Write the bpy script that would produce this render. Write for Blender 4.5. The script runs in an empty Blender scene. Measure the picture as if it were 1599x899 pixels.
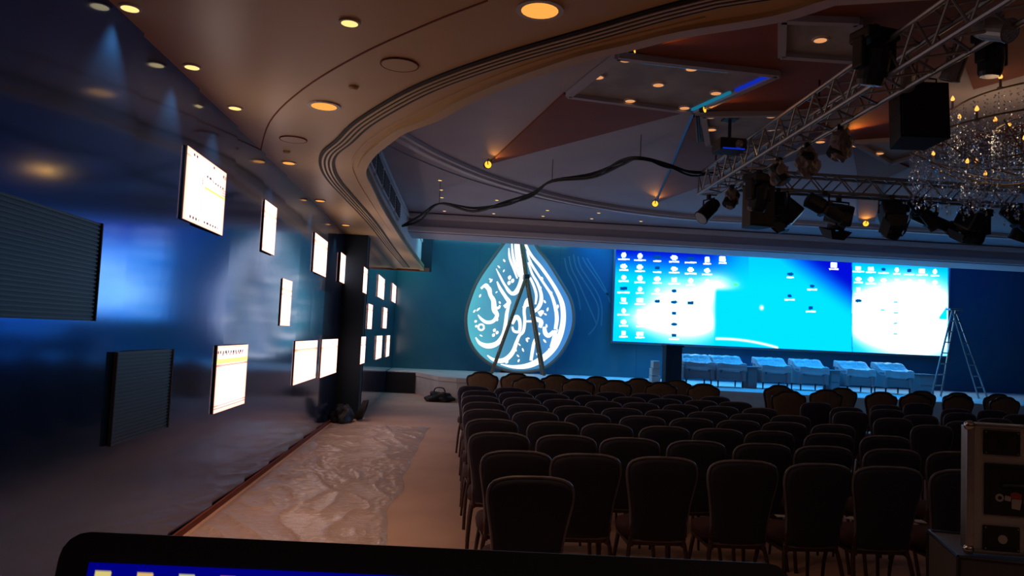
import bpy, bmesh, math, random
import numpy as np
from mathutils import Vector, Matrix
from mathutils.geometry import tessellate_polygon
random.seed(7)
rng = np.random.default_rng(7)
SC = bpy.context.scene
COL = SC.collection
# ------------------------------------------------------------------ camera
F = 1200.0
HC = 1.65
YAW, PITCH, ROLL = math.radians(4.67), math.radians(3.62), math.radians(2.60)
_R = Matrix.Rotation(-YAW, 3, 'Z') @ Matrix.Rotation(math.pi/2 + PITCH, 3, 'X') @ Matrix.Rotation(ROLL, 3, 'Z')
cam = bpy.data.cameras.new('camera'); cam_o = bpy.data.objects.new('camera', cam); COL.objects.link(cam_o)
cam.sensor_fit = 'HORIZONTAL'; cam.sensor_width = 36.0; cam.lens = F/1599*36.0
cam.clip_start = 0.03; cam.clip_end = 200
M4 = _R.to_4x4(); M4.translation = Vector((0, 0, HC)); cam_o.matrix_world = M4
SC.camera = cam_o
CAM = Vector((0, 0, HC))
def ray(px, py): return (_R @ Vector((px-799.5, -(py-449.5), -F))).normalized()
def atz(px, py, z): d = ray(px, py); return CAM + d*((z-HC)/d.z)
def aty(px, py, y): d = ray(px, py); return CAM + d*(y/d.y)
def atx(px, py, x): d = ray(px, py); return CAM + d*(x/d.x)
# ------------------------------------------------------------------ world, exposure, added fill lights
SC.view_settings.view_transform = 'Standard'; SC.view_settings.look = 'None'
SC.view_settings.gamma = 1; SC.view_settings.use_curve_mapping = False
SC.view_settings.exposure = 0.0
W = bpy.data.worlds.new('world'); SC.world = W; W.use_nodes = True
W.node_tree.nodes['Background'].inputs[0].default_value = (0.02, 0.025, 0.05, 1)
W.node_tree.nodes['Background'].inputs[1].default_value = 0.2
def area(name, loc, target, sx, sy, col, power, spread=math.pi):
    l = bpy.data.lights.new(name, 'AREA'); l.shape = 'RECTANGLE'; l.size = sx; l.size_y = sy
    l.color = col; l.energy = power; l.spread = spread
    o = bpy.data.objects.new(name, l); COL.objects.link(o); o.location = loc
    o.rotation_euler = (Vector(target)-Vector(loc)).to_track_quat('-Z', 'Y').to_euler(); return o
def spot(name, loc, target, col, power, ang=70, blend=0.6, r=0.03):
    l = bpy.data.lights.new(name, 'SPOT'); l.color = col; l.energy = power
    l.spot_size = math.radians(ang); l.spot_blend = blend; l.shadow_soft_size = r
    o = bpy.data.objects.new(name, l); COL.objects.link(o); o.location = loc
    o.rotation_euler = (Vector(target)-Vector(loc)).to_track_quat('-Z', 'Y').to_euler(); return o
# unseen area lights added behind the ceiling beam to brighten the backdrop
area('added_fill_teal', (1.4, 20.6, 4.9), (1.6, 23, 1.8), 5.0, 0.3, (0.16, 0.62, 0.80), 75)
area('added_fill_blue', (9.0, 20.6, 4.9), (9.5, 23, 1.5), 9.0, 0.3, (0.05, 0.28, 1.0), 30)
area('added_fill_deep_blue', (15.5, 20.6, 4.9), (15.5, 23, 1.2), 4.0, 0.3, (0.02, 0.15, 1.0), 20)
spot('corner_downlight_teal', (-1.2, 22.2, 4.4), (-1.1, 23.0, 3.0), (0.25, 1.0, 0.75), 40, 80, 0.9, 0.05)
area('added_stage_front_fill', (9.0, 20.4, 5.15), (8.8, 20.0, 0.6), 12.0, 0.3, (0.01, 0.38, 1.0), 300, 1.7)  # unseen light added to brighten the stage top and armchairs in blue
# ------------------------------------------------------------------ materials
def mat(name, col, rough=0.6, metal=0.0, spec=0.5, emit=None, es=1.0, noise=None, bump=None, coat=0.0, stripes=None):
    m = bpy.data.materials.new(name); m.use_nodes = True
    nt = m.node_tree; b = nt.nodes['Principled BSDF']
    b.inputs['Base Color'].default_value = (*col, 1); b.inputs['Roughness'].default_value = rough
    b.inputs['Metallic'].default_value = metal; b.inputs['Specular IOR Level'].default_value = spec
    b.inputs['Coat Weight'].default_value = coat; b.inputs['Coat Roughness'].default_value = 0.1
    if emit: b.inputs['Emission Color'].default_value = (*emit, 1); b.inputs['Emission Strength'].default_value = es
    tc = nt.nodes.new('ShaderNodeTexCoord')
    if noise:
        sc, c2, amt = noise
        n = nt.nodes.new('ShaderNodeTexNoise'); n.inputs['Scale'].default_value = sc; n.inputs['Detail'].default_value = 5
        nt.links.new(tc.outputs['Object'], n.inputs['Vector'])
        r = nt.nodes.new('ShaderNodeMapRange'); r.inputs[1].default_value = .35; r.inputs[2].default_value = .65; r.inputs[4].default_value = amt
        x = nt.nodes.new('ShaderNodeMix'); x.data_type = 'RGBA'
        x.inputs[6].default_value = (*col, 1); x.inputs[7].default_value = (*c2, 1)
        nt.links.new(n.outputs[0], r.inputs[0]); nt.links.new(r.outputs[0], x.inputs[0])
        nt.links.new(x.outputs[2], b.inputs['Base Color'])
    if bump:
        sc, st, dist = bump
        n = nt.nodes.new('ShaderNodeTexNoise'); n.inputs['Scale'].default_value = sc; n.inputs['Detail'].default_value = 4
        nt.links.new(tc.outputs['Object'], n.inputs['Vector'])
        u = nt.nodes.new('ShaderNodeBump'); u.inputs['Strength'].default_value = st; u.inputs['Distance'].default_value = dist
        nt.links.new(n.outputs[0], u.inputs['Height']); nt.links.new(u.outputs[0], b.inputs['Normal'])
    return m
def emat(name, col, s, noise=None):
    m = bpy.data.materials.new(name); m.use_nodes = True; nt = m.node_tree
    nt.nodes.remove(nt.nodes['Principled BSDF']); e = nt.nodes.new('ShaderNodeEmission')
    e.inputs[0].default_value = (*col, 1); e.inputs[1].default_value = s
    nt.links.new(e.outputs[0], nt.nodes['Material Output'].inputs[0])
    return m
def paint_mat(name, s):        # self-lit picture: colour stored on the grid of the screen
    m = emat(name, (1, 1, 1), s); nt = m.node_tree
    a = nt.nodes.new('ShaderNodeAttribute'); a.attribute_name = 'picture'
    e = [n for n in nt.nodes if n.type == 'EMISSION'][0]; nt.links.new(a.outputs['Color'], e.inputs[0]); return m
def film_mat(name, col, rough, opacity, bump=None):   # clear plastic film
    m = mat(name, col, rough, bump=bump); nt = m.node_tree; b = nt.nodes['Principled BSDF']
    t = nt.nodes.new('ShaderNodeBsdfTransparent'); x = nt.nodes.new('ShaderNodeMixShader')
    lw = nt.nodes.new('ShaderNodeLayerWeight'); lw.inputs[0].default_value = 0.35
    r = nt.nodes.new('ShaderNodeMapRange'); r.inputs[3].default_value = opacity; r.inputs[4].default_value = min(1, opacity+.5)
    nt.links.new(lw.outputs['Facing'], r.inputs[0]); nt.links.new(r.outputs[0], x.inputs[0])
    nt.links.new(t.outputs[0], x.inputs[1]); nt.links.new(b.outputs[0], x.inputs[2])
    nt.links.new(x.outputs[0], nt.nodes['Material Output'].inputs[0]); return m
m_blue = mat('glossy_blue_panel', (0.014, 0.10, 0.44), 0.11, metal=0.8, spec=0.6, coat=0.6, noise=(0.5, (0.012, 0.11, 0.30), 0.9), bump=(0.9, 0.05, 0.05))
m_back = mat('teal_blue_backdrop', (0.04, 0.16, 0.22), 0.14, noise=(0.35, (0.02, 0.10, 0.22), 0.8))
m_faint = mat('pale_printed_line', (0.07, 0.20, 0.30), 0.35)
m_ceil = mat('mauve_plaster', (0.50, 0.47, 0.54), 0.8, noise=(1.2, (0.45, 0.42, 0.49), 0.8), bump=(60, 0.1, 0.002))
m_sof = mat('cream_plaster', (0.72, 0.50, 0.25), 0.40, noise=(0.8, (0.66, 0.45, 0.23), 0.7), bump=(1.5, 0.1, 0.03))
m_brown = mat('brown_plaster', (0.26, 0.065, 0.03), 0.75, noise=(2.0, (0.22, 0.055, 0.027), 0.8))
m_coffer = mat('marbled_coffer', (0.50, 0.44, 0.40), 0.7, noise=(2.5, (0.30, 0.26, 0.24), 0.9))
m_white = mat('white_plaster', (0.78, 0.76, 0.80), 0.6, noise=(1.5, (0.7, 0.68, 0.72), 0.6))
m_floor = mat('pale_pink_carpet', (0.64, 0.42, 0.33), 0.75, noise=(1.3, (0.54, 0.34, 0.27), 0.8), bump=(120, 0.3, 0.004))
m_stagec = mat('white_stage_cloth', (0.62, 0.60, 0.60), 0.6, noise=(1.5, (0.5, 0.48, 0.48), 0.8), bump=(8, 0.3, 0.01))
m_black = mat('matte_black', (0.012, 0.012, 0.015), 0.6, bump=(40, 0.1, 0.003))
m_black2 = mat('black_metal', (0.02, 0.021, 0.026), 0.4, metal=0.3)
m_dark = mat('dark_blue_drape', (0.004, 0.014, 0.030), 0.8, bump=(3, 0.3, 0.03))
m_alu = mat('brushed_aluminium', (0.45, 0.45, 0.46), 0.35, metal=0.9, noise=(30, (0.35, 0.35, 0.36), 0.5))
m_truss = mat('truss_aluminium', (0.36, 0.35, 0.34), 0.45, metal=0.75)
m_chairf = mat('dark_navy_upholstery', (0.030, 0.032, 0.070), 0.85, noise=(25, (0.034, 0.034, 0.064), 0.8), bump=(150, 0.3, 0.002))
m_rim = mat('worn_bronze_rim', (0.26, 0.27, 0.35), 0.42, metal=0.35, noise=(8, (0.13, 0.13, 0.18), 0.8))
m_leg = mat('bronze_leg', (0.10, 0.06, 0.05), 0.4, metal=0.5)
m_beige = mat('beige_upholstery', (0.23, 0.15, 0.09), 0.85, noise=(20, (0.18, 0.12, 0.075), 0.7))
m_drim = mat('dark_carved_rim', (0.025, 0.016, 0.014), 0.5, bump=(40, 0.6, 0.01))
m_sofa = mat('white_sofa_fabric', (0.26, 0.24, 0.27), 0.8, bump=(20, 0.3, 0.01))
m_film = film_mat('clear_plastic_cover', (0.75, 0.8, 0.85), 0.12, 0.45, bump=(9, 0.8, 0.06))
m_sheet = film_mat('clear_floor_sheet', (0.60, 0.50, 0.46), 0.16, 0.22, bump=(14, 0.5, 0.02))
m_wrap = film_mat('dusty_plastic_wrap', (0.30, 0.24, 0.22), 0.35, 0.75, bump=(12, 0.8, 0.05))
m_case = mat('grey_case_laminate', (0.48, 0.47, 0.46), 0.5, noise=(60, (0.42, 0.41, 0.40), 0.8))
m_trunk = mat('dark_grey_trunk_laminate', (0.10, 0.10, 0.105), 0.5, noise=(60, (0.08, 0.08, 0.085), 0.8))
m_steel = mat('steel_ball_corner', (0.6, 0.58, 0.55), 0.25, metal=1.0)
m_gold = mat('bronze_ladder', (0.16, 0.12, 0.08), 0.45, metal=0.5)
m_lamp = emat('amber_lamp_glass', (1.0, 0.38, 0.07), 1.15)
m_lamp2 = emat('warm_lamp_glass', (1.0, 0.42, 0.16), .75)
m_lampw = emat('bright_lamp_glass', (1.0, 0.62, 0.20), 1.5)
m_amber = emat('amber_spot_glass', (1.0, 0.45, 0.04), 1.8)
m_lens = mat('glass_lens', (0.5, 0.5, 0.5), 0.08, metal=0.9, bump=(60, 0.8, 0.01))
m_cyan = emat('cyan_led_strip', (0.02, 0.36, 0.6), 0.4)
m_bstrip = emat('blue_led_strip', (0.01, 0.05, 0.9), 0.45)
m_teal = emat('teal_led', (0.02, 0.13, 0.28), 0.5)
m_edge = emat('dim_blue_led', (0.02, 0.07, 0.18), 0.5)
m_offled = mat('unlit_led_tile', (0.010, 0.011, 0.014), 0.5)
m_offrib = mat('unlit_led_rib', (0.014, 0.018, 0.026), 0.45)
m_stroke = emat('white_lit_lettering', (1, 1, 1), 1.25)
m_rimdrop = mat('grey_brown_edging', (0.20, 0.17, 0.16), 0.5)
m_red = mat('red_label', (0.40, 0.06, 0.05), 0.6)
m_paper = mat('white_label', (0.5, 0.47, 0.45), 0.6)
m_flame = emat('candle_glow', (1.0, 0.36, 0.06), 2.2)
m_fin = mat('tan_fin', (0.34, 0.24, 0.15), 0.5)
m_velvet = mat('red_seat_fabric', (0.055, 0.016, 0.018), 0.85)
def crystal_mat():
    m = mat('cut_crystal', (0.62, 0.78, 1.0), 0.03, metal=0.0, spec=1.0); nt = m.node_tree; b = nt.nodes['Principled BSDF']
    b.inputs['Metallic'].default_value = 0.85
    t = nt.nodes.new('ShaderNodeBsdfTransparent'); x = nt.nodes.new('ShaderNodeMixShader'); x.inputs[0].default_value = 0.5
    nt.links.new(t.outputs[0], x.inputs[1]); nt.links.new(b.outputs[0], x.inputs[2]); nt.links.new(x.outputs[0], nt.nodes['Material Output'].inputs[0]); return m
m_crystal = crystal_mat()
# ------------------------------------------------------------------ mesh helpers
class MB:
    def __init__(s): s.v = []; s.f = []
    def add(s, vs, fs, M=None):
        n = len(s.v)
        s.v += [tuple(M @ Vector(p)) if M is not None else tuple(p) for p in vs]
        s.f += [tuple(i+n for i in f) for f in fs]; return s
    def box(s, c, d, M=None, bev=0.0):
        x, y, z = d[0]/2, d[1]/2, d[2]/2; T = Matrix.Translation(c); T = (M @ T) if M is not None else T
        if bev <= 0:
            vs = [(a*x, b*y, e*z) for a in (-1, 1) for b in (-1, 1) for e in (-1, 1)]
            return s.add(vs, [(0,1,3,2),(4,6,7,5),(0,4,5,1),(2,3,7,6),(0,2,6,4),(1,5,7,3)], T)
        bm = bmesh.new(); bmesh.ops.create_cube(bm, size=1)
        for v in bm.verts: v.co = Vector((v.co.x*d[0], v.co.y*d[1], v.co.z*d[2]))
        bmesh.ops.bevel(bm, geom=bm.edges[:], offset=bev, segments=2, affect='EDGES', profile=.6)
        bm.verts.index_update(); vs = [v.co[:] for v in bm.verts]; fs = [[v.index for v in f.verts] for f in bm.faces]; bm.free()
        return s.add(vs, fs, T)
    def tube(s, pts, r, n=8, cap=True, closed=False):
        pts = [Vector(p) for p in pts]; k = len(pts); rs = r if isinstance(r, (list, tuple)) else [r]*k
        vs = []; up = None
        for i, p in enumerate(pts):
            a = pts[(i-1) % k] if (closed or i > 0) else p; b = pts[(i+1) % k] if (closed or i < k-1) else p
            t = (b-a).normalized()
            if up is None:
                up = Vector((0, 0, 1)) if abs(t.z) < .9 else Vector((0, 1, 0))
            u = t.cross(up)
            if u.length < 1e-4: u = t.cross(Vector((1, 0.2, 0)))
            u.normalize(); w = u.cross(t).normalized(); up = w
            for j in range(n):
                an = 2*math.pi*j/n; vs.append(p + (u*math.cos(an)+w*math.sin(an))*rs[i])
        fs = []
        for i in range(k if closed else k-1):
            i2 = (i+1) % k
            for j in range(n): fs.append((i*n+j, i*n+(j+1) % n, i2*n+(j+1) % n, i2*n+j))
        if cap and not closed: fs += [tuple(range(n))[::-1], tuple((k-1)*n+j for j in range(n))]
        return s.add(vs, fs)
    def lathe(s, prof, n=20, M=None):
        vs = []; fs = []
        for r, z in prof:
            for j in range(n): a = 2*math.pi*j/n; vs.append((r*math.cos(a), r*math.sin(a), z))
        for i in range(len(prof)-1):
            for j in range(n): fs.append((i*n+j, i*n+(j+1) % n, (i+1)*n+(j+1) % n, (i+1)*n+j))
        fs.append(tuple(range(n))[::-1]); fs.append(tuple((len(prof)-1)*n+j for j in range(n)))
        return s.add(vs, fs, M)
    def prism(s, poly, h, M=None):     # polygon in local xy, extruded 0..h in z
        n = len(poly); tris = tessellate_polygon([[Vector((p[0], p[1], 0)) for p in poly]])
        vs = [(p[0], p[1], 0) for p in poly]+[(p[0], p[1], h) for p in poly]
        fs = [tuple(t) for t in tris]+[tuple(i+n for i in t)[::-1] for t in tris]
        fs += [(i, (i+1) % n, (i+1) % n+n, i+n) for i in range(n)]
        return s.add(vs, fs, M)
    def build(s, name, m, parent=None, smooth=False, loc=None, rz=None):
        me = bpy.data.meshes.new(name); me.from_pydata(s.v, [], s.f); me.update()
        bm = bmesh.new(); bm.from_mesh(me); bmesh.ops.recalc_face_normals(bm, faces=bm.faces); bm.to_mesh(me); bm.free()
        if smooth:
            me.polygons.foreach_set('use_smooth', [True]*len(me.polygons))
        me.materials.append(m)
        o = bpy.data.objects.new(name, me); COL.objects.link(o); o.parent = parent
        if loc is not None: o.location = loc
        if rz is not None: o.rotation_euler[2] = rz
        return o
def tag(o, label=None, cat=None, group=None, kind=None):
    if label: o['label'] = label
    if cat: o['category'] = cat
    if group: o['group'] = group
    if kind: o['kind'] = kind
    return o
def thing(name, label, cat, loc=(0, 0, 0), rz=0, group=None):
    o = bpy.data.objects.new(name, None); COL.objects.link(o); o.location = loc; o.rotation_euler[2] = rz
    o.empty_display_size = .1
    return tag(o, label, cat, group)
def struct(o): o['kind'] = 'structure'; return o
def kids(o): return [c for c in ALLK.get(o.name, [])]
def copy_tree(o, parent=None):
    c = o.copy(); COL.objects.link(c); c.parent = parent
    for ch in o.children: copy_tree(ch, c)
    return c
_unit = {}
def rod(name, p0, p1, r, m, parent=None, n=6):
    key = (m.name, n)
    if key not in _unit:
        b = MB(); b.tube([(0, 0, 0), (0, 0, 1)], 1.0, n); o = b.build('rod', m); _unit[key] = o.data; bpy.data.objects.remove(o)
    o = bpy.data.objects.new(name, _unit[key]); COL.objects.link(o); o.parent = parent
    d = Vector(p1)-Vector(p0); o.location = p0; o.rotation_mode = 'QUATERNION'; o.rotation_quaternion = d.to_track_quat('Z', 'Y')
    o.scale = (r, r, d.length); return o
def smooth_path(P, n=6, closed=False):
    P = [tuple(p) for p in P]; k = len(P); out = []
    for i in range(k if closed else k-1):
        g = lambda j: np.array(P[j % k] if closed else P[min(max(j, 0), k-1)], float)
        a, b, c, d = g(i-1), g(i), g(i+1), g(i+2)
        for q in range(n):
            t = q/n
            out.append(tuple(.5*((2*b)+(c-a)*t+(2*a-5*b+4*c-d)*t*t+(3*b-a-3*c+d)*t**3)))
    if not closed: out.append(P[-1])
    return out
ORD = ['first', 'second', 'third', 'fourth', 'fifth', 'sixth', 'seventh', 'eighth', 'ninth', 'tenth', 'eleventh', 'twelfth', 'thirteenth', 'fourteenth']
def ss(x, a, b): t = np.clip((x-a)/(b-a), 0, 1); return t*t*(3-2*t)
def screen_grid(name, origin, ux, uz, nu, nv, fn, m, parent):   # fn(s,t) -> rgb arrays, t measured down from the top
    origin, ux, uz = map(lambda a: np.array(a, float), (origin, ux, uz))
    s = np.linspace(0, 1, nu); t = np.linspace(0, 1, nv); S, T = np.meshgrid(s, t)
    co = origin + S[..., None]*ux + T[..., None]*uz
    rgb = fn(S, T); rgba = np.concatenate([rgb, np.ones(rgb.shape[:2]+(1,))], -1).astype(np.float32)
    idx = np.arange(nu*nv).reshape(nv, nu)
    q = np.stack([idx[:-1, :-1], idx[1:, :-1], idx[1:, 1:], idx[:-1, 1:]], -1).reshape(-1, 4)
    me = bpy.data.meshes.new(name); me.vertices.add(nu*nv); me.vertices.foreach_set('co', co.reshape(-1).astype(np.float32))
    me.loops.add(q.size); me.loops.foreach_set('vertex_index', q.reshape(-1).astype(np.int32))
    me.polygons.add(len(q)); me.polygons.foreach_set('loop_start', (np.arange(len(q))*4).astype(np.int32))
    me.update(calc_edges=True); me.validate()
    a = me.color_attributes.new('picture', 'FLOAT_COLOR', 'POINT'); a.data.foreach_set('color', rgba.reshape(-1))
    me.materials.append(m); o = bpy.data.objects.new(name, me); COL.objects.link(o); o.parent = parent; return o
# ================================================================== ROOM
ZC, ZS = 4.35, 3.43        # hall ceiling, low perimeter ceiling
XL, XL2, YP = -1.98, -1.57, 14.75
YB, XR, YR = 23.0, 18.5, -4.0
ZST = 0.58
struct(MB().box(((XL-.3+XR)/2, (YR+YB)/2+.1, -.1), (XR-XL+.8, YB-YR+.6, .2)).build('floor', m_floor))
wl = struct(MB().box((XL-.10, (YR+YP)/2, 2.6), (.12, YP-YR, 5.2)).build('wall_left', m_dark))
y = YP-.16; widths = []
while y > YR+.2:
    y0 = max(y-1.08, YR)
    L = y-y0-.006; tw = math.radians(random.uniform(1.1, 1.6))     # each flat stands a little askew
    MB().box((XL-.02, (y+y0)/2, ZS/2), (.03, L, ZS), Matrix.Translation((0, (y+y0)/2, 0)) @ Matrix.Translation((XL, 0, 0)) @ Matrix.Rotation(-tw, 4, 'Z') @ Matrix.Translation((-XL, 0, 0)) @ Matrix.Translation((0, -(y+y0)/2, 0))).build('panel', m_blue, wl); y = y0
wl2 = struct(MB().box((XL2-.10, (YP+YB)/2, 2.6), (.12, YB-YP, 5.2)).build('wall_left.001', m_dark))
y = YP+.25
while y < YB-.1:
    y1 = min(y+1.08, YB); MB().box((XL2-.02, (y+y1)/2, 2.2), (.04, y1-y-.006, 4.4)).build('panel', m_blue, wl2); y = y1
wb = struct(MB().box(((XL+XR)/2, YB+.1, 2.65), (XR-XL+.6, .12, 5.3)).build('wall_back', m_dark))
x = XL2
while x < XR:
    x1 = min(x+2.44, XR); MB().box(((x+x1)/2, YB+.02, 2.65), (x1-x-.004, .04, 5.3)).build('panel', m_back, wb); x = x1
# faint printed wave lines on the backdrop beside the drop
for ln in ([(725,190),(740,260),(775,330),(800,400),(815,480)], [(750,180),(765,250),(800,320),(835,400),(870,480),(905,560)],
           [(775,170),(790,240),(830,310),(880,390),(915,470),(905,560),(860,620)], [(800,180),(815,240),(860,310),(915,400),(935,480),(930,570)],
           [(825,185),(850,230),(900,300),(945,370),(975,400)], [(850,190),(880,240),(930,320),(965,390),(980,440)]):
    P = [aty(680+a/3.596, 350+b/3.596, YB-.004) for a, b in smooth_path(ln, 5)]
    vs = []
    for i, p in enumerate(P):
        t = (P[min(i+1, len(P)-1)]-P[max(i-1, 0)]).normalized(); nrm = Vector((-t.z, 0, t.x))*.022
        vs += [(p.x+nrm.x, YB-.004, p.z+nrm.z), (p.x-nrm.x, YB-.004, p.z-nrm.z)]
    MB().add(vs, [(2*i, 2*i+1, 2*i+3, 2*i+2) for i in range(len(P)-1)]).build('printed_line', m_faint, wb)
struct(MB().box((XR+.1, (YR+YB)/2, 2.65), (.2, YB-YR, 5.3)).build('wall_right', m_dark))
struct(MB().box(((XL+XR)/2, YR-.1, 2.65), (XR-XL, .2, 5.3)).build('wall_rear', m_dark))
struct(MB().box(((XL+XR)/2, 20.2, 5.35), (XR-XL+.6, 5.6, .1)).build('ceiling.001', m_dark))
ceil = struct(MB().box(((-1.35+XR)/2, (YR+17.6)/2, ZC+.05), (XR+1.35, 17.6-YR, .1)).build('ceiling', m_ceil))
# low perimeter ceiling with its curved lip
lip_px = [(662,421),(637,387),(603,333),(583,293),(572,267),(583,243),(607,222),(634,203),(683,184),(733,157),(800,128),(880,100),(933,84),(987,72),(1067,52),(1217,27),(1304,0)]
lip = [atz(a, b, ZS) for a, b in lip_px]
for p in lip[:3]: pass
lipxy = [(p.x, p.y) for p in lip]
lipxy = smooth_path(lipxy, 4)
lipxy = lipxy + [(4.2, 2.85), (6.5, 2.2), (10, 1.8), (XR, 1.7)]
poly = lipxy + [(XR, YR), (XL-.05, YR), (XL-.05, YP), (XL2-.05, YP+.1), (XL2-.05, lipxy[0][1])]
soff = struct(MB().prism(poly, .10, Matrix.Translation((0, 0, ZS))).build('trim_1', m_sof))
def offset_path(path, d):
    out = []
    for i, p in enumerate(path):
        a = np.array(path[max(i-1, 0)]); b = np.array(path[min(i+1, len(path)-1)]); t = b-a; t = t/np.linalg.norm(t)
        out.append((p[0]-t[1]*d, p[1]+t[0]*d))
    return out
def ribbon_wall(path, z0, z1, th, name, m, parent=None):
    q = offset_path(path, th); vs = []
    for a, b in zip(path, q): vs += [(a[0], a[1], z0), (a[0], a[1], z1), (b[0], b[1], z1), (b[0], b[1], z0)]
    n = len(path); fs = []
    for i in range(n-1):
        for k in range(4): fs.append((4*i+k, 4*i+(k+1) % 4, 4*(i+1)+(k+1) % 4, 4*(i+1)+k))
    fs += [(0, 1, 2, 3), (4*n-4, 4*n-3, 4*n-2, 4*n-1)]
    return MB().add(vs, fs).build(name, m, parent)
fpath = offset_path(lipxy, -.10)
# sign check: offset must go away from the hall (towards the wall)
if fpath[4][0] > lipxy[4][0]: SGN = 1
else: SGN = -1
fpath = offset_path(lipxy, SGN*-.10) if fpath[4][0] > lipxy[4][0] else fpath
SG = -1 if fpath[4][0] < lipxy[4][0] and offset_path(lipxy, -.1)[4][0] < lipxy[4][0] else 1
fascia = struct(ribbon_wall(fpath, ZS+.10, ZC, SG*.08, 'trim_2', m_white))
lipm = ribbon_wall(lipxy, ZS-.03, ZS+.13, SG*.10, 'lip_moulding', m_sof, soff)
cov = [(a, b) for a, b in fpath]
ribbon_wall(offset_path(fpath, -SG*.03), ZC-.14, ZC-.06, SG*.03, 'cornice', m_white, fascia)
# grooved slot diffuser following the lip
gr_px = [(635,417),(613,390),(583,350),(550,313),(523,283),(511,260),(514,240),(537,220),(567,192),(633,152),(700,122),(800,88),(933,50),(1033,21),(1117,0)]
gp = smooth_path([tuple(atz(a, b, ZS-.004)[:2]) for a, b in gr_px], 5)
gp = gp + [(1.95, 3.35), (2.8, 2.75), (4.0, 2.25), (6.3, 1.75), (10, 1.38), (XR, 1.3)]
g0 = ribbon_wall(offset_path(gp, -.085), ZS-.012, ZS-.001, .17, 'slot_diffuser', m_black, soff)
for k in range(3):
    ribbon_wall(offset_path(gp, -.052+k*.043), ZS-.018, ZS-.012, .020, 'fin', m_sof, g0)
sg = smooth_path([tuple(atz(a, b, ZS)[:2]) for a, b in [(405,240),(420,190),(470,140),(560,85),(670,35),(760,0)]], 5)
ribbon_wall(sg, ZS-.004, ZS+.001, .012, 'seam', m_brown, soff)
sg = smooth_path([tuple(atz(a, b, ZS)[:2]) for a, b in [(655,421),(615,370),(575,312),(553,275),(549,250),(575,218),(640,180),(760,122),(900,75),(1100,25)]], 5)
ribbon_wall(sg, ZS-.010, ZS+.001, .02, 'bead', m_sof, soff)
# dark return at the far end of the low ceiling
ex, ey = lipxy[0]
struct(MB().box((ex+.08, ey+.06, (ZS+5.3)/2-.02), (.26, .1, 5.3-ZS+.05)).build('trim_3', m_dark))
struct(MB().box(((XL2+ex)/2, ey+.03, (ZS+5.3)/2), (ex-XL2+.05, .06, 5.3-ZS)).build('trim_4', m_dark))
struct(MB().box(((XL2+ex)/2, ey+.02, ZS-.0), (ex-XL2+.3, .1, .1)).build('trim_5', m_brown))
# beam over the stage front
bm_ = struct(MB().box(((-1.0+XR)/2, 17.95, (3.9+5.3)/2), (XR+1.0, 1.1, 1.4)).build('trim_6', m_ceil))
MB().box(((-1.0+XR)/2, 17.36, 3.98), (XR+1.0, .12, .12), bev=.03).build('moulding', m_white, bm_)
MB().box(((-1.0+XR)/2, 17.34, 4.27), (XR+1.0, .16, .12), bev=.03).build('moulding', m_white, bm_)
# curved ledge (round moulding) on the hall ceiling
arc_px = [(604,203),(620,213),(650,230),(683,247),(743,273),(800,292),(867,310),(934,323),(1000,333),(1097,343),(1250,351),(1420,361),(1599,373)]
ap = smooth_path([tuple(atz(a, b, ZC-.08)[:2]) for a, b in arc_px], 4)
d0 = (np.array(ap[-1])-np.array(ap[-5])); ap = ap + [tuple(np.array(ap[-1])+d0*k*.8) for k in (1, 2, 3)]
ledge = struct(ribbon_wall(ap, ZC-.10, ZC, .10, 'trim_7', m_white))
ribbon_wall(offset_path(ap, -.08), ZC-.06, ZC, .08, 'bead', m_white, ledge)
ribbon_wall(offset_path(ap, .5), ZC-.02, ZC, .03, 'bead', m_ceil, ledge)
# brown star panels and coffers
def ceil_panel(px, name, m, th, parent=ceil, z=ZC):
    P = [atz(a, b, z-th) for a, b in px]
    return MB().prism([(p.x, p.y) for p in P], th, Matrix.Translation((0, 0, z-th))).build(name, m, parent)
ceil_panel([(762,257),(880,148),(1077,174)], 'star_panel', m_brown, .03)
ceil_panel([(1082,182),(1026,316),(1160,268),(1330,232),(1290,196),(1105,196)], 'star_panel', m_brown, .028)
ceil_panel([(985,80),(1217,28),(1220,86),(1345,95),(1345,31),(1222,27),(1310,-10),(1480,-60),(1560,40),(1400,150),(1300,175),(1112,172),(1215,114),(1090,98)], 'star_panel', m_brown, .026)
ceil_panel([(1314,221),(1345,150),(1440,120),(1470,215),(1400,226)], 'star_panel', m_brown, .027)
ceil_panel([(1341,346),(1338,270),(1330,225),(1420,262),(1380,280),(1366,346)], 'star_panel', m_brown, .03)
ceil_panel([(1400,240),(1590,200),(1700,160),(1700,250),(1560,262)], 'star_panel', m_brown, .027)
ceil_panel([(1480,30),(1660,-40),(1700,90),(1520,140)], 'star_panel', m_brown, .029)
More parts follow.
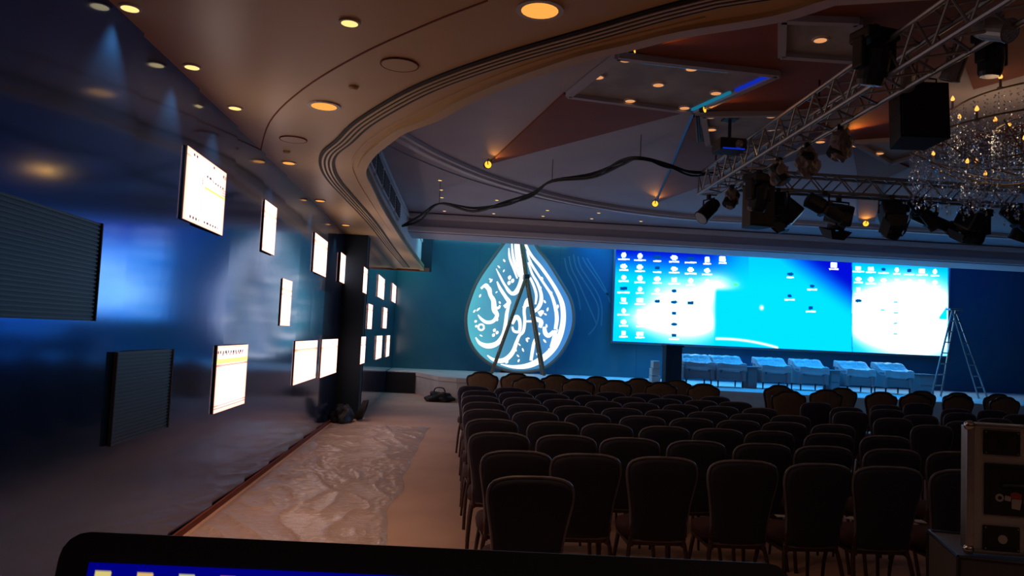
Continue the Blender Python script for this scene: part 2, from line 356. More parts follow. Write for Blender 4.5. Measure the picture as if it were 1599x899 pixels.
def coffer(px, strips, idx):
    P = [atz(a, b, ZC-.04) for a, b in px]
    o = MB().prism([(p.x, p.y) for p in P], .035, Matrix.Translation((0, 0, ZC-.04))).build('coffer', m_coffer, ceil)
    n = len(P)
    for i in range(n):
        a, b = P[i], P[(i+1) % n]; d = (b-a); L = d.length; d.normalize(); nn = Vector((-d.y, d.x, 0))
        ang = math.atan2(d.y, d.x); c = (a+b)/2
        M = Matrix.Translation((c.x, c.y, ZC-.05)) @ Matrix.Rotation(ang, 4, 'Z')
        MB().box((0, 0, 0), (L, .07, .06), M).build('coffer_frame', m_ceil, o)
    for (i, m, s0, s1) in strips:
        a, b = P[i], P[(i+1) % n]; d = (b-a); L = d.length; ang = math.atan2(d.y, d.x); c = a+d*((s0+s1)/2); cc = sum(P, Vector())/n
        inw = (cc-c).normalized()*.07
        M = Matrix.Translation((c.x+inw.x, c.y+inw.y, ZC-.05)) @ Matrix.Rotation(ang, 4, 'Z')
        MB().box((0, 0, 0), (L*(s1-s0), .03, .03), M).build('led_strip', m, o)
coffer([(965,86),(1215,114),(1084,173),(888,147)], [(0, m_teal, .15, .7), (0, m_bstrip, .78, .98), (1, m_bstrip, .03, .38), (1, m_cyan, .48, .97)], 0)
coffer([(1098,178),(1290,175),(1240,222),(1106,224)], [(0, m_cyan, 0, .45), (0, m_bstrip, .5, .98)], 1)
coffer([(1222,28),(1340,32),(1340,92),(1221,84)], [], 2)
coffer([(1335,221),(1400,217),(1470,232),(1390,253)], [], 3)
# slatted air grille on the star panel
P = [atz(a, b, ZC-.05) for a, b in [(1085,181),(1101,181),(1106,220),(1088,222)]]
vent = tag(MB().prism([(p.x, p.y) for p in P], .02, Matrix.Translation((0, 0, ZC-.05))).build('air_vent', m_white), 'small slatted white air grille beside the second ceiling coffer', 'vent')
for k in range(5):
    t = (k+.5)/5; a = P[0].lerp(P[1], t); b = P[3].lerp(P[2], t)
    rod('slot', (a.x, a.y, ZC-.052), (b.x, b.y, ZC-.052), .012, m_black, vent)
# thin blue-lit edge beside the star panel
a, b = atz(1081, 180, ZC-.03), atz(1024, 316, ZC-.03)
rod('led_strip', a, b, .014, m_edge, ceil)
# grilles in the fascia
grp = []
for i in range(len(fpath)-1):
    if 8.9 < fpath[i][1] < 15.2: grp.append(fpath[i])
def path_at(path, y):
    for a, b in zip(path[:-1], path[1:]):
        if (a[1]-y)*(b[1]-y) <= 0 and a[0] < 0: t = (y-a[1])/(b[1]-a[1]+1e-9); return (a[0]+(b[0]-a[0])*t, y)
gy = [9.4, 10.5, 11.6, 12.7, 13.8, 14.9]
for k in range(5):
    a, b = path_at(fpath, gy[k]+.08), path_at(fpath, gy[k+1]-.08)
    if not a or not b: continue
    c = ((a[0]+b[0])/2, (a[1]+b[1])/2); ang = math.atan2(b[1]-a[1], b[0]-a[0]); L = math.dist(a, b)
    t = thing('air_grille', f'dark louvred grille in the fascia above the aisle, {ORD[k]} from the curved end', 'grille', (c[0]+.02, c[1], ZC-.55), ang)
    MB().box((0, 0, .16), (L, .03, .36)).build('frame', m_white, t)
    MB().box((0, -.012, .16), (L-.08, .02, .28)).build('backing', m_black, t)
    for j in range(6): MB().box((0, -.026, .05+j*.045), (L-.08, .012, .012)).build('louvre', m_black2, t)
# pillar at the wall jog
pil = thing('pillar', 'dark blue square pillar against the wall of lit panels', 'pillar', (XL+.20, YP-.02, 0))
MB().box((0, 0, ZS/2), (.42, .36, ZS), bev=.008).build('shaft', m_dark, pil)
MB().box((0, 0, .06), (.44, .39, .12), bev=.01).build('plinth', m_black, pil)
# skirting along the wall
struct(MB().box((XL+.012, (YR+YP)/2, .025), (.02, YP-YR-.4, .05)).build('baseboard_left', m_brown))
# ================================================================== STAGE
sp = [(XL2+.012, 21.05), (-.78, 21.05), (-.15, 19.3), (.3, 18.95), (7, 18.1), (12, 17.2), (XR-.02, 16.4), (XR-.02, YB-.02), (XL2+.012, YB-.02)]
stage = thing('stage', 'long low stage platform covered in pale cloth in front of the backdrop', 'stage')
MB().prism(sp, ZST-.03, Matrix.Translation((0, 0, 0))).build('platform', m_stagec, stage)
MB().prism(sp, .03, Matrix.Translation((0, 0, ZST-.03))).build('stage_top', m_stagec, stage)
MB().box((XL2+.40, 21.03, .28), (.76, .04, .55)).build('skirt', m_black, stage)
for a, b in zip(sp[1:6], sp[2:7]):
    d = Vector((b[0]-a[0], b[1]-a[1], 0)); L = d.length; ang = math.atan2(d.y, d.x)
    M = Matrix.Translation(((a[0]+b[0])/2, (a[1]+b[1])/2-.012, ZST-.05)) @ Matrix.Rotation(ang, 4, 'Z')
    MB().box((0, 0, 0), (L, .03, .10), M).build('edge_trim', m_stagec, stage)
# ================================================================== BIG LED SCREEN
TL, TR_, BR, BL = [aty(a, b, YB-.10) for a, b in ((962,378),(1481,405),(1478,556),(957,532))]
x0 = (TL.x+BL.x)/2; x1 = (TR_.x+BR.x)/2; zt = (TL.z+TR_.z)/2; zb = (BL.z+BR.z)/2
def blob(X, Y, cx, cy, rx, ry, p=1.0): return np.exp(-(((X-cx)/rx)**2+((Y-cy)/ry)**2)**p)
def desktop(S, T):
    X = 63+S*1477-T*(15-10*S); Y = 55+S*75+T*437; Yl = Y-(X-63)*.0508   # Yl: measured from the slanted top
    inB = X > 1101
    cy = np.array([0.0, .19, .55]); bl = np.array([0.0, 0.001, .17]); wh = np.array([.30, .62, .85])
    mb = 1-ss(Yl, 60, 230)
    mb = mb*(1-.75*ss(X, 420, 640))
    XA = X
    diag = ss((X-600)*.66-(Yl-0), -20, 170)
    mbA = np.maximum(mb*(X < 640)+mb*(X >= 640)*.4, diag)
    mB = (1-ss(Yl, 20, 130))*.6
    m = np.where(inB, mB, mbA)[..., None]
    c = cy*(1-m)**2.0+bl*(1-(1-m)**2.0)
    w = blob(X, Yl, 345, 350, 165, 135, 1.5)*1.3+blob(X, Yl, 500, 235, 80, 60)+blob(X, Yl, 210, 390, 110, 50)*.9+blob(X, Yl, 420, 400, 70, 40)*.9
    w = w*(1-ss(X, 480, 505)*ss(Yl, 225, 260))
    wB = blob(X, Yl, 1370, 330, 270, 190, 2.2)*1.6+blob(X, Yl, 1180, 330, 110, 110, 2)
    w = (np.clip(np.where(inB, wB, w), 0, 1)**2.6)[..., None]
    c = c*(1-w)+wh*w
    def put(cx, cyy, kind):
        nonlocal c
        ddx = (X-cx); ddy = (Y-cyy)
        jx = rng.uniform(9, 15); jy = rng.uniform(8, 12)
        ic = (np.abs(ddx) < jx) & (np.abs(ddy) < jy) & ~((np.abs(ddx) > jx*.6) & (np.abs(ddy) > jy*.5) & (rng.random() < .6))
        tx = (np.abs(ddx) < rng.uniform(16, 27)) & (np.abs(ddy-jy-7) < 3.4)
        if kind == 'd': c[ic & (np.abs(ddy) < 7)] = (0.0, 0.02, .08)
        else: c[ic] = (.4, .6, .7)
        n = (np.sin(ddx*1.1+cx)*.3+.7)[..., None]
        c = np.where(tx[..., None], c*(1-n)+.45*n, c)
    cols = [95, 165, 240, 313, 385, 457]; nr = [9, 9, 6, 9, 9, 9]
    for ci, cx in enumerate(cols):
        for r in range(9):
            if ci >= 2 and r > 5 and ci != 3 : continue
            if ci >= 5 and r > 4: continue
            k = 'd' if (ci == 2 and r in (1, 2, 5)) or (ci == 4 and r in (1, 5)) or (ci == 0 and r == 4) or (ci == 3 and r > 3) else 'w'
            put(cx, 66+r*49+(cx-95)*.05+(0 if r else 2), k)
    put(524, 130, 'w'); put(1020, 155, 'w')
    for q in ((825, 196), (922, 250), (821, 294), (916, 348)): put(*q, 'd')
    for ci, cx in enumerate([1130, 1187, 1245, 1305, 1362, 1420, 1480]):
        for r in range(5):
            if r == 4 and ci > 1: continue
            put(cx, 120+r*49+(cx-1130)*.04, 'd' if (ci, r) in ((2, 1), (4, 1), (6, 0), (0, 4)) else 'w')
    for cx, cyy in ((1240, 358), (1300, 322), (1300, 370), (1298, 418), (1298, 466)):
        k = (np.abs(X-cx) < 9) & (np.abs(Y-cyy) < 3); c[k] = (.03, .14, .17)
    g = blob(X, Y, 582, 243, 14, 10); g2 = blob(X, Y, 605, 232, 10, 7)
    c = c*(1-np.clip(g, 0, 1)[..., None])+np.array([.03, .3, .03])*np.clip(g, 0, 1)[..., None]
    c = c+blob(X, Y, 697, 347, 6, 7)[..., None]*.5
    for i in range(-3, 4):
        pass
    arc = np.exp(-((Y-(484+((X-500).clip(0)/265)**2*40))/4)**2)*(X > 495)*(X < 770); c = c+arc[..., None]*.35
    c[(X > 1100) & (X < 1104)] *= .4
    tri = inB & (X > 1500) & (X < 1535) & (Y > 340+(1535-X)*1.4) & (Y < 400); c[tri] = (0, .22, .26)
    return np.clip(c, 0, 1.4)
scr = thing('led_screen', 'wide bright blue LED video wall showing a computer desktop above the stage', 'screen', ((x0+x1)/2, YB-.10, zb))
cx_, w_ = (x0+x1)/2, x1-x0; h_ = zt-zb
MB().box((0, .05, h_/2), (w_+.06, .08, h_+.06)).build('cabinet', m_black, scr)
for s in (-1, 1): MB().box((s*(w_/2+.035), -.01, h_/2), (.06, .06, h_+.14)).build('side_frame', m_alu, scr)
for z in (-.035, h_+.035): MB().box((0, -.01, z), (w_+.01, .06, .06)).build('rail', m_alu, scr)
m_scr = paint_mat('led_wall_picture', 4.2)
screen_grid('display', (-w_/2, -.002, h_), (w_, 0, 0), (0, 0, -h_), 780, 226, desktop, m_scr, scr)
# ================================================================== LIT DROP SIGN
K = 3.596
out_px = [(475,-75),(440,0),(405,75),(330,180),(240,310),(190,430),(170,530),(185,640),(230,720),(300,780),(390,816),(480,829),(600,810),(690,740),(750,640),(775,540),(760,430),(700,320),(630,210),(575,140),(545,80),(505,0)]
dropY = YB-.25
def dp(a, b, yy=dropY): return aty(680+a/K, 350+b/K, yy)
op = smooth_path([(dp(a, b).x, dp(a, b).z) for a, b in out_px], 4, closed=True)
cx = sum(p[0] for p in op)/len(op); zb2 = min(p[1] for p in op)
drop = thing('drop_sign', 'tall water-drop shaped light box sign with white Arabic calligraphy', 'sign', (cx, dropY, ZST))
lo = lambda p, yy=0: (p[0]-cx, yy, p[1]-ZST)
Mx = Matrix(((1, 0, 0, 0), (0, 0, -1, 0), (0, 1, 0, 0), (0, 0, 0, 1)))   # local xy -> xz plane, extruded towards -y
m_body = emat('drop_face', (1, 1, 1), 1.0); nt = m_body.node_tree
tc = nt.nodes.new('ShaderNodeTexCoord'); sep = nt.nodes.new('ShaderNodeSeparateXYZ'); nt.links.new(tc.outputs['Object'], sep.inputs[0])
mr = nt.nodes.new('ShaderNodeMapRange'); mr.inputs[1].default_value = -1.6; mr.inputs[2].default_value = 1.6; nt.links.new(sep.outputs[0], mr.inputs[0])
nz = nt.nodes.new('ShaderNodeTexNoise'); nz.inputs['Scale'].default_value = .8; nt.links.new(tc.outputs['Object'], nz.inputs['Vector'])
ad = nt.nodes.new('ShaderNodeMath'); ad.operation = 'MULTIPLY_ADD'; ad.inputs[1].default_value = .5; nt.links.new(nz.outputs[0], ad.inputs[0])
sb = nt.nodes.new('ShaderNodeMath'); sb.operation = 'SUBTRACT'; sb.inputs[1].default_value = .25; nt.links.new(mr.outputs[0], ad.inputs[2]); nt.links.new(ad.outputs[0], sb.inputs[0])
cr = nt.nodes.new('ShaderNodeValToRGB'); e = cr.color_ramp.elements
e[0].position = 0; e[0].color = (.10, .52, .62, 1); e[1].position = 1; e[1].color = (.05, .23, .66, 1)
for pos, c in ((.35, (.08, .30, .48, 1)), (.6, (.05, .22, .42, 1)), (.8, (.07, .28, .62, 1))): el = e.new(pos); el.color = c
nt.links.new(sb.outputs[0], cr.inputs[0]); nt.links.new(cr.outputs[0], [n for n in nt.nodes if n.type == 'EMISSION'][0].inputs[0])
MB().prism([(p[0]-cx, p[1]-ZST) for p in op], .05, Mx).build('light_box', m_body, drop)
MB().tube([(p[0]-cx, -.05, p[1]-ZST) for p in op], .055, 6, closed=True).build('rim', m_rimdrop, drop)
MB().box((0, .09, (zb2-ZST)/2+.045), (.9, .16, (zb2-ZST)+.08)).build('foot', m_black, drop)
strokes = [
 [(225,635,5),(250,668,16),(295,683,24),(345,668,22),(378,622,18),(392,560,16),(400,500,16),(412,450,12)],
 [(290,735,5),(330,762,16),(385,762,22),(430,722,20),(455,660,16),(470,625,14),(492,600,14),(500,540,14),(497,480,14),(512,430,16),(530,415,8)],
 [(365,785,4),(430,799,14),(500,797,22),(560,777,27),(620,737,28),(670,682,28),(702,610,26),(716,530,24),(710,450,22),(682,380,17),(640,310,15),(590,240,14),(540,180,13),(507,120,12),(492,60,9)],
 [(535,765,14),(545,700,15),(555,655,13),(582,610,10)],
 [(650,690,18),(665,640,20),(672,595,16)], [(610,575,16),(615,610,20),(635,625,20),(662,600,14)],
 [(672,590,16),(680,530,18),(672,470,16),(650,400,13),(612,340,11),(572,280,11),(530,210,11),(513,150,7)],
 [(545,495,12),(575,470,18),(592,430,18),(590,385,15),(570,330,13),(542,280,11),(520,215,8)],
 [(560,450,8),(565,400,12),(552,350,12),(530,300,10)],
 [(458,60,13),(464,150,19),(472,220,26),(487,290,26),(472,350,24),(442,388,20),(410,378,12),(385,340,5)],
 [(428,110,6),(434,180,12),(450,240,12),(470,295,9)], [(411,135,5),(416,190,11),(438,250,10),(458,305,7)],
 [(446,90,8),(450,160,10),(462,240,10)],
 [(345,322,6),(362,360,14),(393,408,16),(412,440,20),(385,465,16)], [(340,250,3),(360,290,9),(390,345,11),(430,395,13)],
 [(278,345,16),(300,365,22),(308,398,18),(325,430,22),(330,480,24),(345,512,18),(322,545,16),(285,550,16),(255,530,12),(238,508,4)],
 [(255,362,10),(282,340,12),(298,352,10)],
 [(430,560,12),(452,520,20),(472,545,16),(470,600,14),(440,600,12),(430,575,8)],
 [(490,470,10),(520,450,18),(540,470,16),(545,520,18),(590,545,22),(585,580,16)],
 [(575,500,14),(600,490,14),(585,515,10)],
 [(320,470,14),(352,470,12),(362,455,8)], [(505,545,10),(540,545,10)],
]
for a, b, r in ((256,578,16),):
    strokes.append([(a+r*math.cos(q), b+r*math.sin(q), 9) for q in np.linspace(0, 6.2, 14)])
def dab(a, b, L, ang, w): ca, sa = math.cos(ang), math.sin(ang); return [(a-L*ca, b-L*sa, w*.3), (a, b, w), (a+L*ca, b+L*sa, w*.4)]
for a, b, L, ang, w in [(415,300,9,.3,22),(432,318,9,.3,22),(412,330,9,.3,22),(330,595,8,.5,18),(345,608,8,.5,18),(325,622,8,.5,18),(398,770,10,.3,20),(408,750,8,.3,18),
    (225,545,7,1,14),(228,572,6,.6,14),(312,318,12,2.2,10),(307,310,8,.5,8),(250,402,10,2,9),(240,478,14,2.4,9),(218,488,10,2.2,8),(255,625,9,.5,7),(355,240,10,.8,7),(385,205,9,1,9),(383,262,8,2,7),
    (342,382,7,2.5,6),(345,535,9,1.5,12),(530,205,9,.5,8),(598,305,10,1.2,8),(650,385,9,1.2,8),(588,355,9,1,8),(612,435,10,1,9),(628,478,11,1.8,9),(615,505,9,.6,8),(685,462,11,1.6,10),(622,570,10,1.4,9),
    (512,650,12,1.2,10),(520,640,8,.3,8),(612,655,12,.9,9),(490,705,11,1.2,8),(450,705,9,1.2,8),(462,738,9,.8,7),(466,765,9,2,9),(470,675,9,.8,7),(680,600,12,2,8),(640,700,8,.2,7),(432,98,8,1.2,7),(570,730,9,1,8),(395,578,8,.6,8),(560,590,8,.8,9),(578,690,8,1,7),(360,440,8,1,9)]:
    strokes.append(dab(a, b, L, ang, w))
for st in strokes:
    sm = smooth_path(st, 5); P = [dp(a, b) for a, b, w in sm]; n = len(P); vs = []
    for i in range(n):
        t = (P[min(i+1, n-1)]-P[max(i-1, 0)]); t = t.normalized() if t.length > 1e-6 else Vector((1, 0, 0))
        hw = max(sm[i][2], 2)/2/K*(dropY/F)*1.22
        nn = Vector((-t.z, 0, t.x))*hw
        for q, yy in ((1, -.075), (-1, -.075), (-1, -.05), (1, -.05)): vs.append((P[i].x+q*nn.x-cx, yy, P[i].z+q*nn.z-ZST))
    fs = [(4*i+k, 4*i+(k+1) % 4, 4*i+4+(k+1) % 4, 4*i+4+k) for i in range(n-1) for k in range(4)]+[(0, 1, 2, 3), (4*n-4, 4*n-3, 4*n-2, 4*n-1)]
    MB().add(vs, fs).build('stroke', m_stroke, drop)
# ================================================================== combination ladder in front of the drop
LY = 22.2
def lad_pts(q, yy): p = aty(680+q[0]/K, 350+q[1]/K, yy); return p
ap_ = lad_pts((510,295), LY); fl = lad_pts((315,832), LY); fr = lad_pts((605,845), LY); tp = lad_pts((470,-20), LY)
base = Vector((ap_.x, LY, ZST+.012)); fl.z = ZST; fr.z = ZST
lad = thing('combination_ladder', 'tall bronze A-frame ladder with raised extension in front of the drop sign', 'ladder', base)
def L_(p, dy=0): return Vector((p.x-base.x, dy, p.z-base.z))
for nm, a, b, r in (('stile', fl, ap_, .038), ('stile', fr, ap_, .05), ('extension_stile', ap_, tp, .045)):
    for dy in (-.22, .22): rod(nm, L_(a, dy*(1.0 if nm == 'stile' else .8)), L_(b, dy*.8), r, m_gold, lad, 8)
for a, b, n in ((fl, ap_, 9), (fr, ap_, 9), (ap_, tp, 5)):
    for i in range(1, n):
        p = a.lerp(b, i/n); rod('rung', L_(p, -.21), L_(p, .21), .024, m_alu, lad)
MB().box(L_(ap_), (.16, .46, .14), bev=.02).build('hinge', m_black2, lad)
# ================================================================== LED TILES on the left wall
m_tile = paint_mat('led_tile_picture', 2.4)
def tile_paint(kind, seed):
    r = np.random.default_rng(seed)
    def fn(S, T):
        c = np.ones(S.shape+(3,))*np.array([1.0, .90, .88])
        e = np.minimum(np.minimum(S, 1-S)*6, np.minimum(T, 1-T)*10); k = (1-np.clip(e, 0, 1))[..., None]
        c = c*(1-k*.45*np.array([.1, .7, .9]))
        if kind == 'window':
            c[(T > .10) & (T < .12)] *= (.8, .75, .7); c[(S > .38) & (S < .40) & (T > .3) & (T < .85)] *= .55
            for t0 in (.30, .34, .38): c[(S > .35) & (np.abs(T-t0) < .006)] *= .5
            c[(S > .45) & (np.abs(T-.42) < .012)] = (.75, .7, .15)
            for sx, tt, w in ((.2, .06, .05), (.65, .05, .05), (.55, .24, .1), (.8, .27, .15), (.25, .93, .12), (.65, .92, .2), (.95, .08, .05)):
                m = (np.abs(S-sx) < w) & (np.abs(T-tt) < .018) & (np.sin(S*90+seed) > -.1); c[m] = (.12, .08, .1)
        else:
            for _ in range(3):
                t0 = r.uniform(.12, .34); c[np.abs(T-t0) < .012] *= (.88, .75, .7)
            c[np.abs(T-.22) < .022] *= (.9, .75, .62)
            for t0 in (.9, .94): c[np.abs(T-t0) < .008] *= (.8, .6, .58)
            m = (np.abs(T-.13) < .02) & (np.sin(S*60+seed*2) > .2) & (S > .1) & (S < .8); c[m] *= (.6, .4, .4)
            if kind == 'yellow':
                m = (np.abs(T-.24) < .035); c[m] = (.8, .78, .35); m = (np.abs(T-.1) < .02) & (np.sin(S*80) > 0) & (S < .85); c[m] = (.15, .1, .12)
        c = c**1.6
        rows = (np.arange(S.shape[0]) % 3 == 0)
        c[rows] *= .45 if kind != 'far' else 1
        return c
    return fn
tiles = [  # x0, ytop0, ybot0, x1, ytop1, ybot1, kind, label, wall x
 (288,228,345,350,265,367,'window','large lit LED tile high on the blue wall, program window with yellow line',XL),
 (411,311,393,430,322,398,'far','narrow lit LED tile high on the blue wall between two wider tiles',XL),
 (490,362,427,510,376,431,'far','lit LED tile of medium width high on the wall shortly before the pillar',XL),
 (531,393,440,540,399,444,'far','slim lit LED tile high on the wall touching the pillar edge',XL),
 (439,434,508,454,438,509,'far','narrow lit LED tile alone at mid height of the blue wall',XL),
 (336,541,643,384,537,630,'yellow','large lit LED tile low on the blue wall with a yellow-green band',XL),
 (459,533,601,494,531,589,'far','wide lit LED tile low on the wall, first of the pair before the pillar',XL),
 (501,530,588,526,529,582,'far','lit LED tile low on the wall, second of the pair, next to the pillar',XL),
 (567,416,457,573,419,459,'far','slim lit tile high on the wall, first beyond the pillar',XL2),
 (590,430,464,600,433,468,'far','wider lit tile high on the wall beyond the pillar, middle of the top three',XL2),
 (612,442,470,618,445,474,'far','small lit tile high on the wall in the backdrop corner',XL2),
 (574,474,513,581,475,514,'far','slim lit tile at mid height beyond the pillar, nearer the pillar',XL2),
 (598,480,512,604,480,513,'far','slim lit tile at mid height beyond the pillar, the one nearer the backdrop',XL2),
 (563,526,567,570,525,567,'far','slim lit tile low on the wall, first beyond the pillar',XL2),
 (587,524,560,596,524,559,'far','wider lit tile low on the wall beyond the pillar, middle of the bottom three',XL2),
 (603,523,556,608,524,556,'far','slim lit tile low on the wall in the backdrop corner',XL2)]
def tile_geo(t, X):
    a0, b0, a1, b1 = atx(t[0], t[1], X), atx(t[0], t[2], X), atx(t[3], t[4], X), atx(t[3], t[5], X)
    return (a0.y+b0.y)/2, (a1.y+b1.y)/2, (b0.z+b1.z)/2, (a0.z+a1.z)/2
for i, t in enumerate(tiles):
    X = t[8]+(.017 if t[8] == XL else .010); y0, y1, z0, z1 = tile_geo(t, X)
    th = thing('led_tile', t[7], 'screen', (X, (y0+y1)/2, z0), group='lit LED tiles on the blue wall')
    hy, hz = (y1-y0), (z1-z0)
    MB().box((-.004, 0, hz/2), (.010, hy+.008, hz+.008)).build('housing', m_black, th)
    nu, nv = (60, 150) if t[6] != 'far' else (24, 60)
    screen_grid('display', (.004, -hy/2, hz), (0, hy, 0), (0, 0, -hz), nu, nv, tile_paint(t[6], i), m_tile, th)
for (t, lab) in (((-60,282,495,151,345,500), 'large unlit black LED tile at mid height at the near end of the blue wall'), ((175,550,692,264,545,668), 'smaller unlit black LED tile low on the blue wall')):
    X = XL+.022; y0, y1, z0, z1 = tile_geo(t, X); hy, hz = y1-y0, z1-z0
    th = thing('unlit_led_tile', lab, 'screen', (X, (y0+y1)/2, z0))
    MB().box((-.002, 0, hz/2), (.012, hy, hz)).build('housing', m_offled, th)
    for s in (-1, 1): MB().box((.006, s*hy/2, hz/2), (.02, .012, hz)).build('edge', m_black, th)
    n = int(hz/.022); mb = MB()
    for k in range(n): mb.box((.006, 0, (k+.5)*hz/n), (.006, hy*.97, .008))
    tag(mb.build('led_rows', m_offrib, th), kind='stuff')
# ================================================================== DOWNLIGHTS
def downlight(px, py, z, r, m, label, power=0, ang=100, col=(1, .6, .3), name='downlight', recess=.0):
    p = atz(px, py, z-.004); t = thing(name, label, 'light', (p.x, p.y, z-.012))
    MB().lathe([(r*1.25, 0), (r*1.25, .012), (r*1.0, .012), (r, 0)], 20).build('ring', m_white, t)
    MB().lathe([(r*.97, -.001), (r*.97, .006)], 20).build('lamp', m, t)
    if power: spot('lamp_light', (p.x, p.y, z-.03), (p.x, p.y, 0), col, power, ang, .6, r)
    return p
wallrow = [(203,12),(300,104),(367,168),(451,254),(500,313),(540,351),(588,396),(617,419)]
for k, (a, b) in enumerate(wallrow):
    downlight(a, b, ZS, .05 if k < 3 else .065, m_lampw if k < 3 else m_lamp, f'small amber downlight in the low ceiling by the blue wall, {ORD[k]} from the camera', 48, 80, (1, .60, .40))
for a, b, r, m, lab, pw in ((546,35,.05,m_lampw,'small bright downlight alone in the middle of the low ceiling',15), (506,165,.105,m_lamp,'wide round downlight in the low ceiling beside the curved slots',22),
                       (843,15,.105,m_lamp,'wide round downlight in the low ceiling, farthest from the blue wall',22)):
    downlight(a, b, ZS, r, m, lab, pw, 150, (1, .55, .28))
for a, b, lab in ((624,100,'round grey ceiling speaker grille between the lamps and the curved slots'), (458,217,'round grey ceiling speaker grille near the bend of the curved slots')):
    p = atz(a, b, ZS); t = thing('ceiling_speaker', lab, 'speaker', (p.x, p.y, ZS-.01))
    MB().lathe([(.12, 0), (.125, .01)], 24).build('grille', m_sof, t); MB().tube([(.125*math.cos(q), .125*math.sin(q), .004) for q in np.linspace(0, 6.283, 25)[:-1]], .006, 6, closed=True).build('ring', m_brown, t)
for a, b, lab in ((552,135,'small round detector on the low ceiling above the wide downlight'), (448,236,'small round detector on the low ceiling by the wall')):
    p = atz(a, b, ZS); t = thing('smoke_detector', lab, 'detector', (p.x, p.y, ZS-.025)); MB().lathe([(.02, 0), (.035, .01), (.04, .025)], 14).build('body', m_sof, t)
for k, (a, b) in enumerate(((1.2, .6), (3.4, .6), (5.6, .4), (1.2, -1.8), (3.4, -1.8), (5.6, -1.8))):   # unseen lamps added behind the camera for warm light on case and chair backs
    t = thing('downlight', f'added unseen warm downlight over the rear of the hall, {ORD[k]}', 'light', (a, b, ZS-.012)); MB().lathe([(.07, 0), (.07, .012)], 16).build('lamp', m_lamp, t)
    spot('lamp_light', (a, b, ZS-.03), (a, b, 0), (1, .72, .60), 15, 130, .8, .06)
outer = [(687,281),(689,296),(690,308),(694,329),(776,312),(771,333),(855,328),(848,337),(935,332),(924,341),(1001,345)]
for k, (a, b) in enumerate(outer):
    downlight(a, b, ZC, .035, m_lampw, f'tiny warm downlight in the hall ceiling behind the curved ledge, {ORD[k]} counting from the fascia', group := 0, name='downlight')
cof = [(977,93),(934,120),(1028,132),(1080,107),(984,157),(1069,168),(1118,145)]
for k, (a, b) in enumerate(cof):
    downlight(a, b, ZC-.045, .055, m_lamp2, f'warm round downlight in the diamond ceiling coffer, {ORD[k]} from the curved lip side', 1.5, 120, name='downlight')
for k, (a, b, lab) in enumerate([(1110,182,'by the air grille'), (1111,202,'next to the projector'), (1204,181,'beyond the projector'), (1281,62,'in the plain square coffer'), (1281,221,'just before the amber spotlight under the truss'), (1338,227,'in the small coffer behind the big hanging speaker'), (1373,239,'in the small coffer, at its far corner')]):
    downlight(a, b, ZC-.045, .055, m_lamp2, 'warm round ceiling downlight '+lab, 1.0, 120)
# amber spotlights on the ledge
for k, (a, b, tx, ty, z, lab) in enumerate([(762,257,860,200,ZC-.09,'amber spotlight on the curved ledge, washing the long star point'), (1023,318,1070,250,ZC-.09,'amber spotlight on the ledge above the video wall'),
        (1352,349,1354,300,ZC-.09,'amber spotlight on the ledge behind the row of stage lamps'), (1318,215,1370,185,ZC-.09,'amber spotlight glowing under the diagonal truss'),
        (1100,171,1180,150,ZC-.09,'small amber spotlight at the tip of the diamond coffer'), (990,77,1060,60,ZC-.09,'small amber spotlight at the curved lip above the diamond coffer')]):
    p = atz(a, b, z); q = atz(tx, ty, ZC-.03); d = (q-p).normalized()
    t = thing('accent_spotlight', lab, 'spotlight', p)
    M = d.to_track_quat('Z', 'Y').to_matrix().to_4x4() ; sc = 1.0 if k < 4 else .6
    MB().lathe([(.035*sc, -.10*sc), (.05*sc, -.08*sc), (.065*sc, .0)], 14, M).build('housing', m_black2, t)
    MB().lathe([(.055*sc, -.004), (.055*sc, .006)], 14, M).build('lamp', m_amber, t)
    MB().tube([(0, 0, .085), (-.01, -.05, .04), (0, 0, 0)], .008, 6).build('bracket', m_black2, t)
    tgt = p+(q-p)*1.0; sp_ = spot('accent_light', p+d*.05+Vector((0, 0, -.03)), tgt, (1, .36, .05), 14 if k < 4 else 5, 60, .9, .04)
# ================================================================== TRUSSES
def truss(name, label, p0, p1, size, seg):
    p0, p1 = Vector(p0), Vector(p1); d = p1-p0; L = d.length; t = thing(name, label, 'truss', p0); d.normalize()
    side = d.cross(Vector((0, 0, 1))).normalized()*size/2; up = Vector((0, 0, size/2))
    C = [side+up, side-up, -side-up, -side+up]
    for c in C: rod('chord', c, c+d*L, .022, m_truss, t, 8)
    n = int(L/seg)
    for f in range(4):
        a, b = C[f], C[(f+1) % 4]
        for i in range(n):
            s, e = (a, b) if i % 2 == 0 else (b, a); rod('brace', s+d*(i*L/n), e+d*((i+1)*L/n), .011, m_truss, t, 6)
    for i in (0, n):
        for f in range(4): rod('end_bar', C[f]+d*(i*L/n), C[(f+1) % 4]+d*(i*L/n), .014, m_truss, t, 6)
    return t
TZ = 3.97
truss('lighting_truss', 'long silver box truss running diagonally towards the camera under the ceiling', (3.66, 10.75, TZ), (3.42, 3.6, TZ), .29, .21)
truss('lighting_truss', 'silver box truss running across the hall behind the chandelier', (3.95, 10.3, TZ), (13.6, 10.3, TZ), .24, .22)
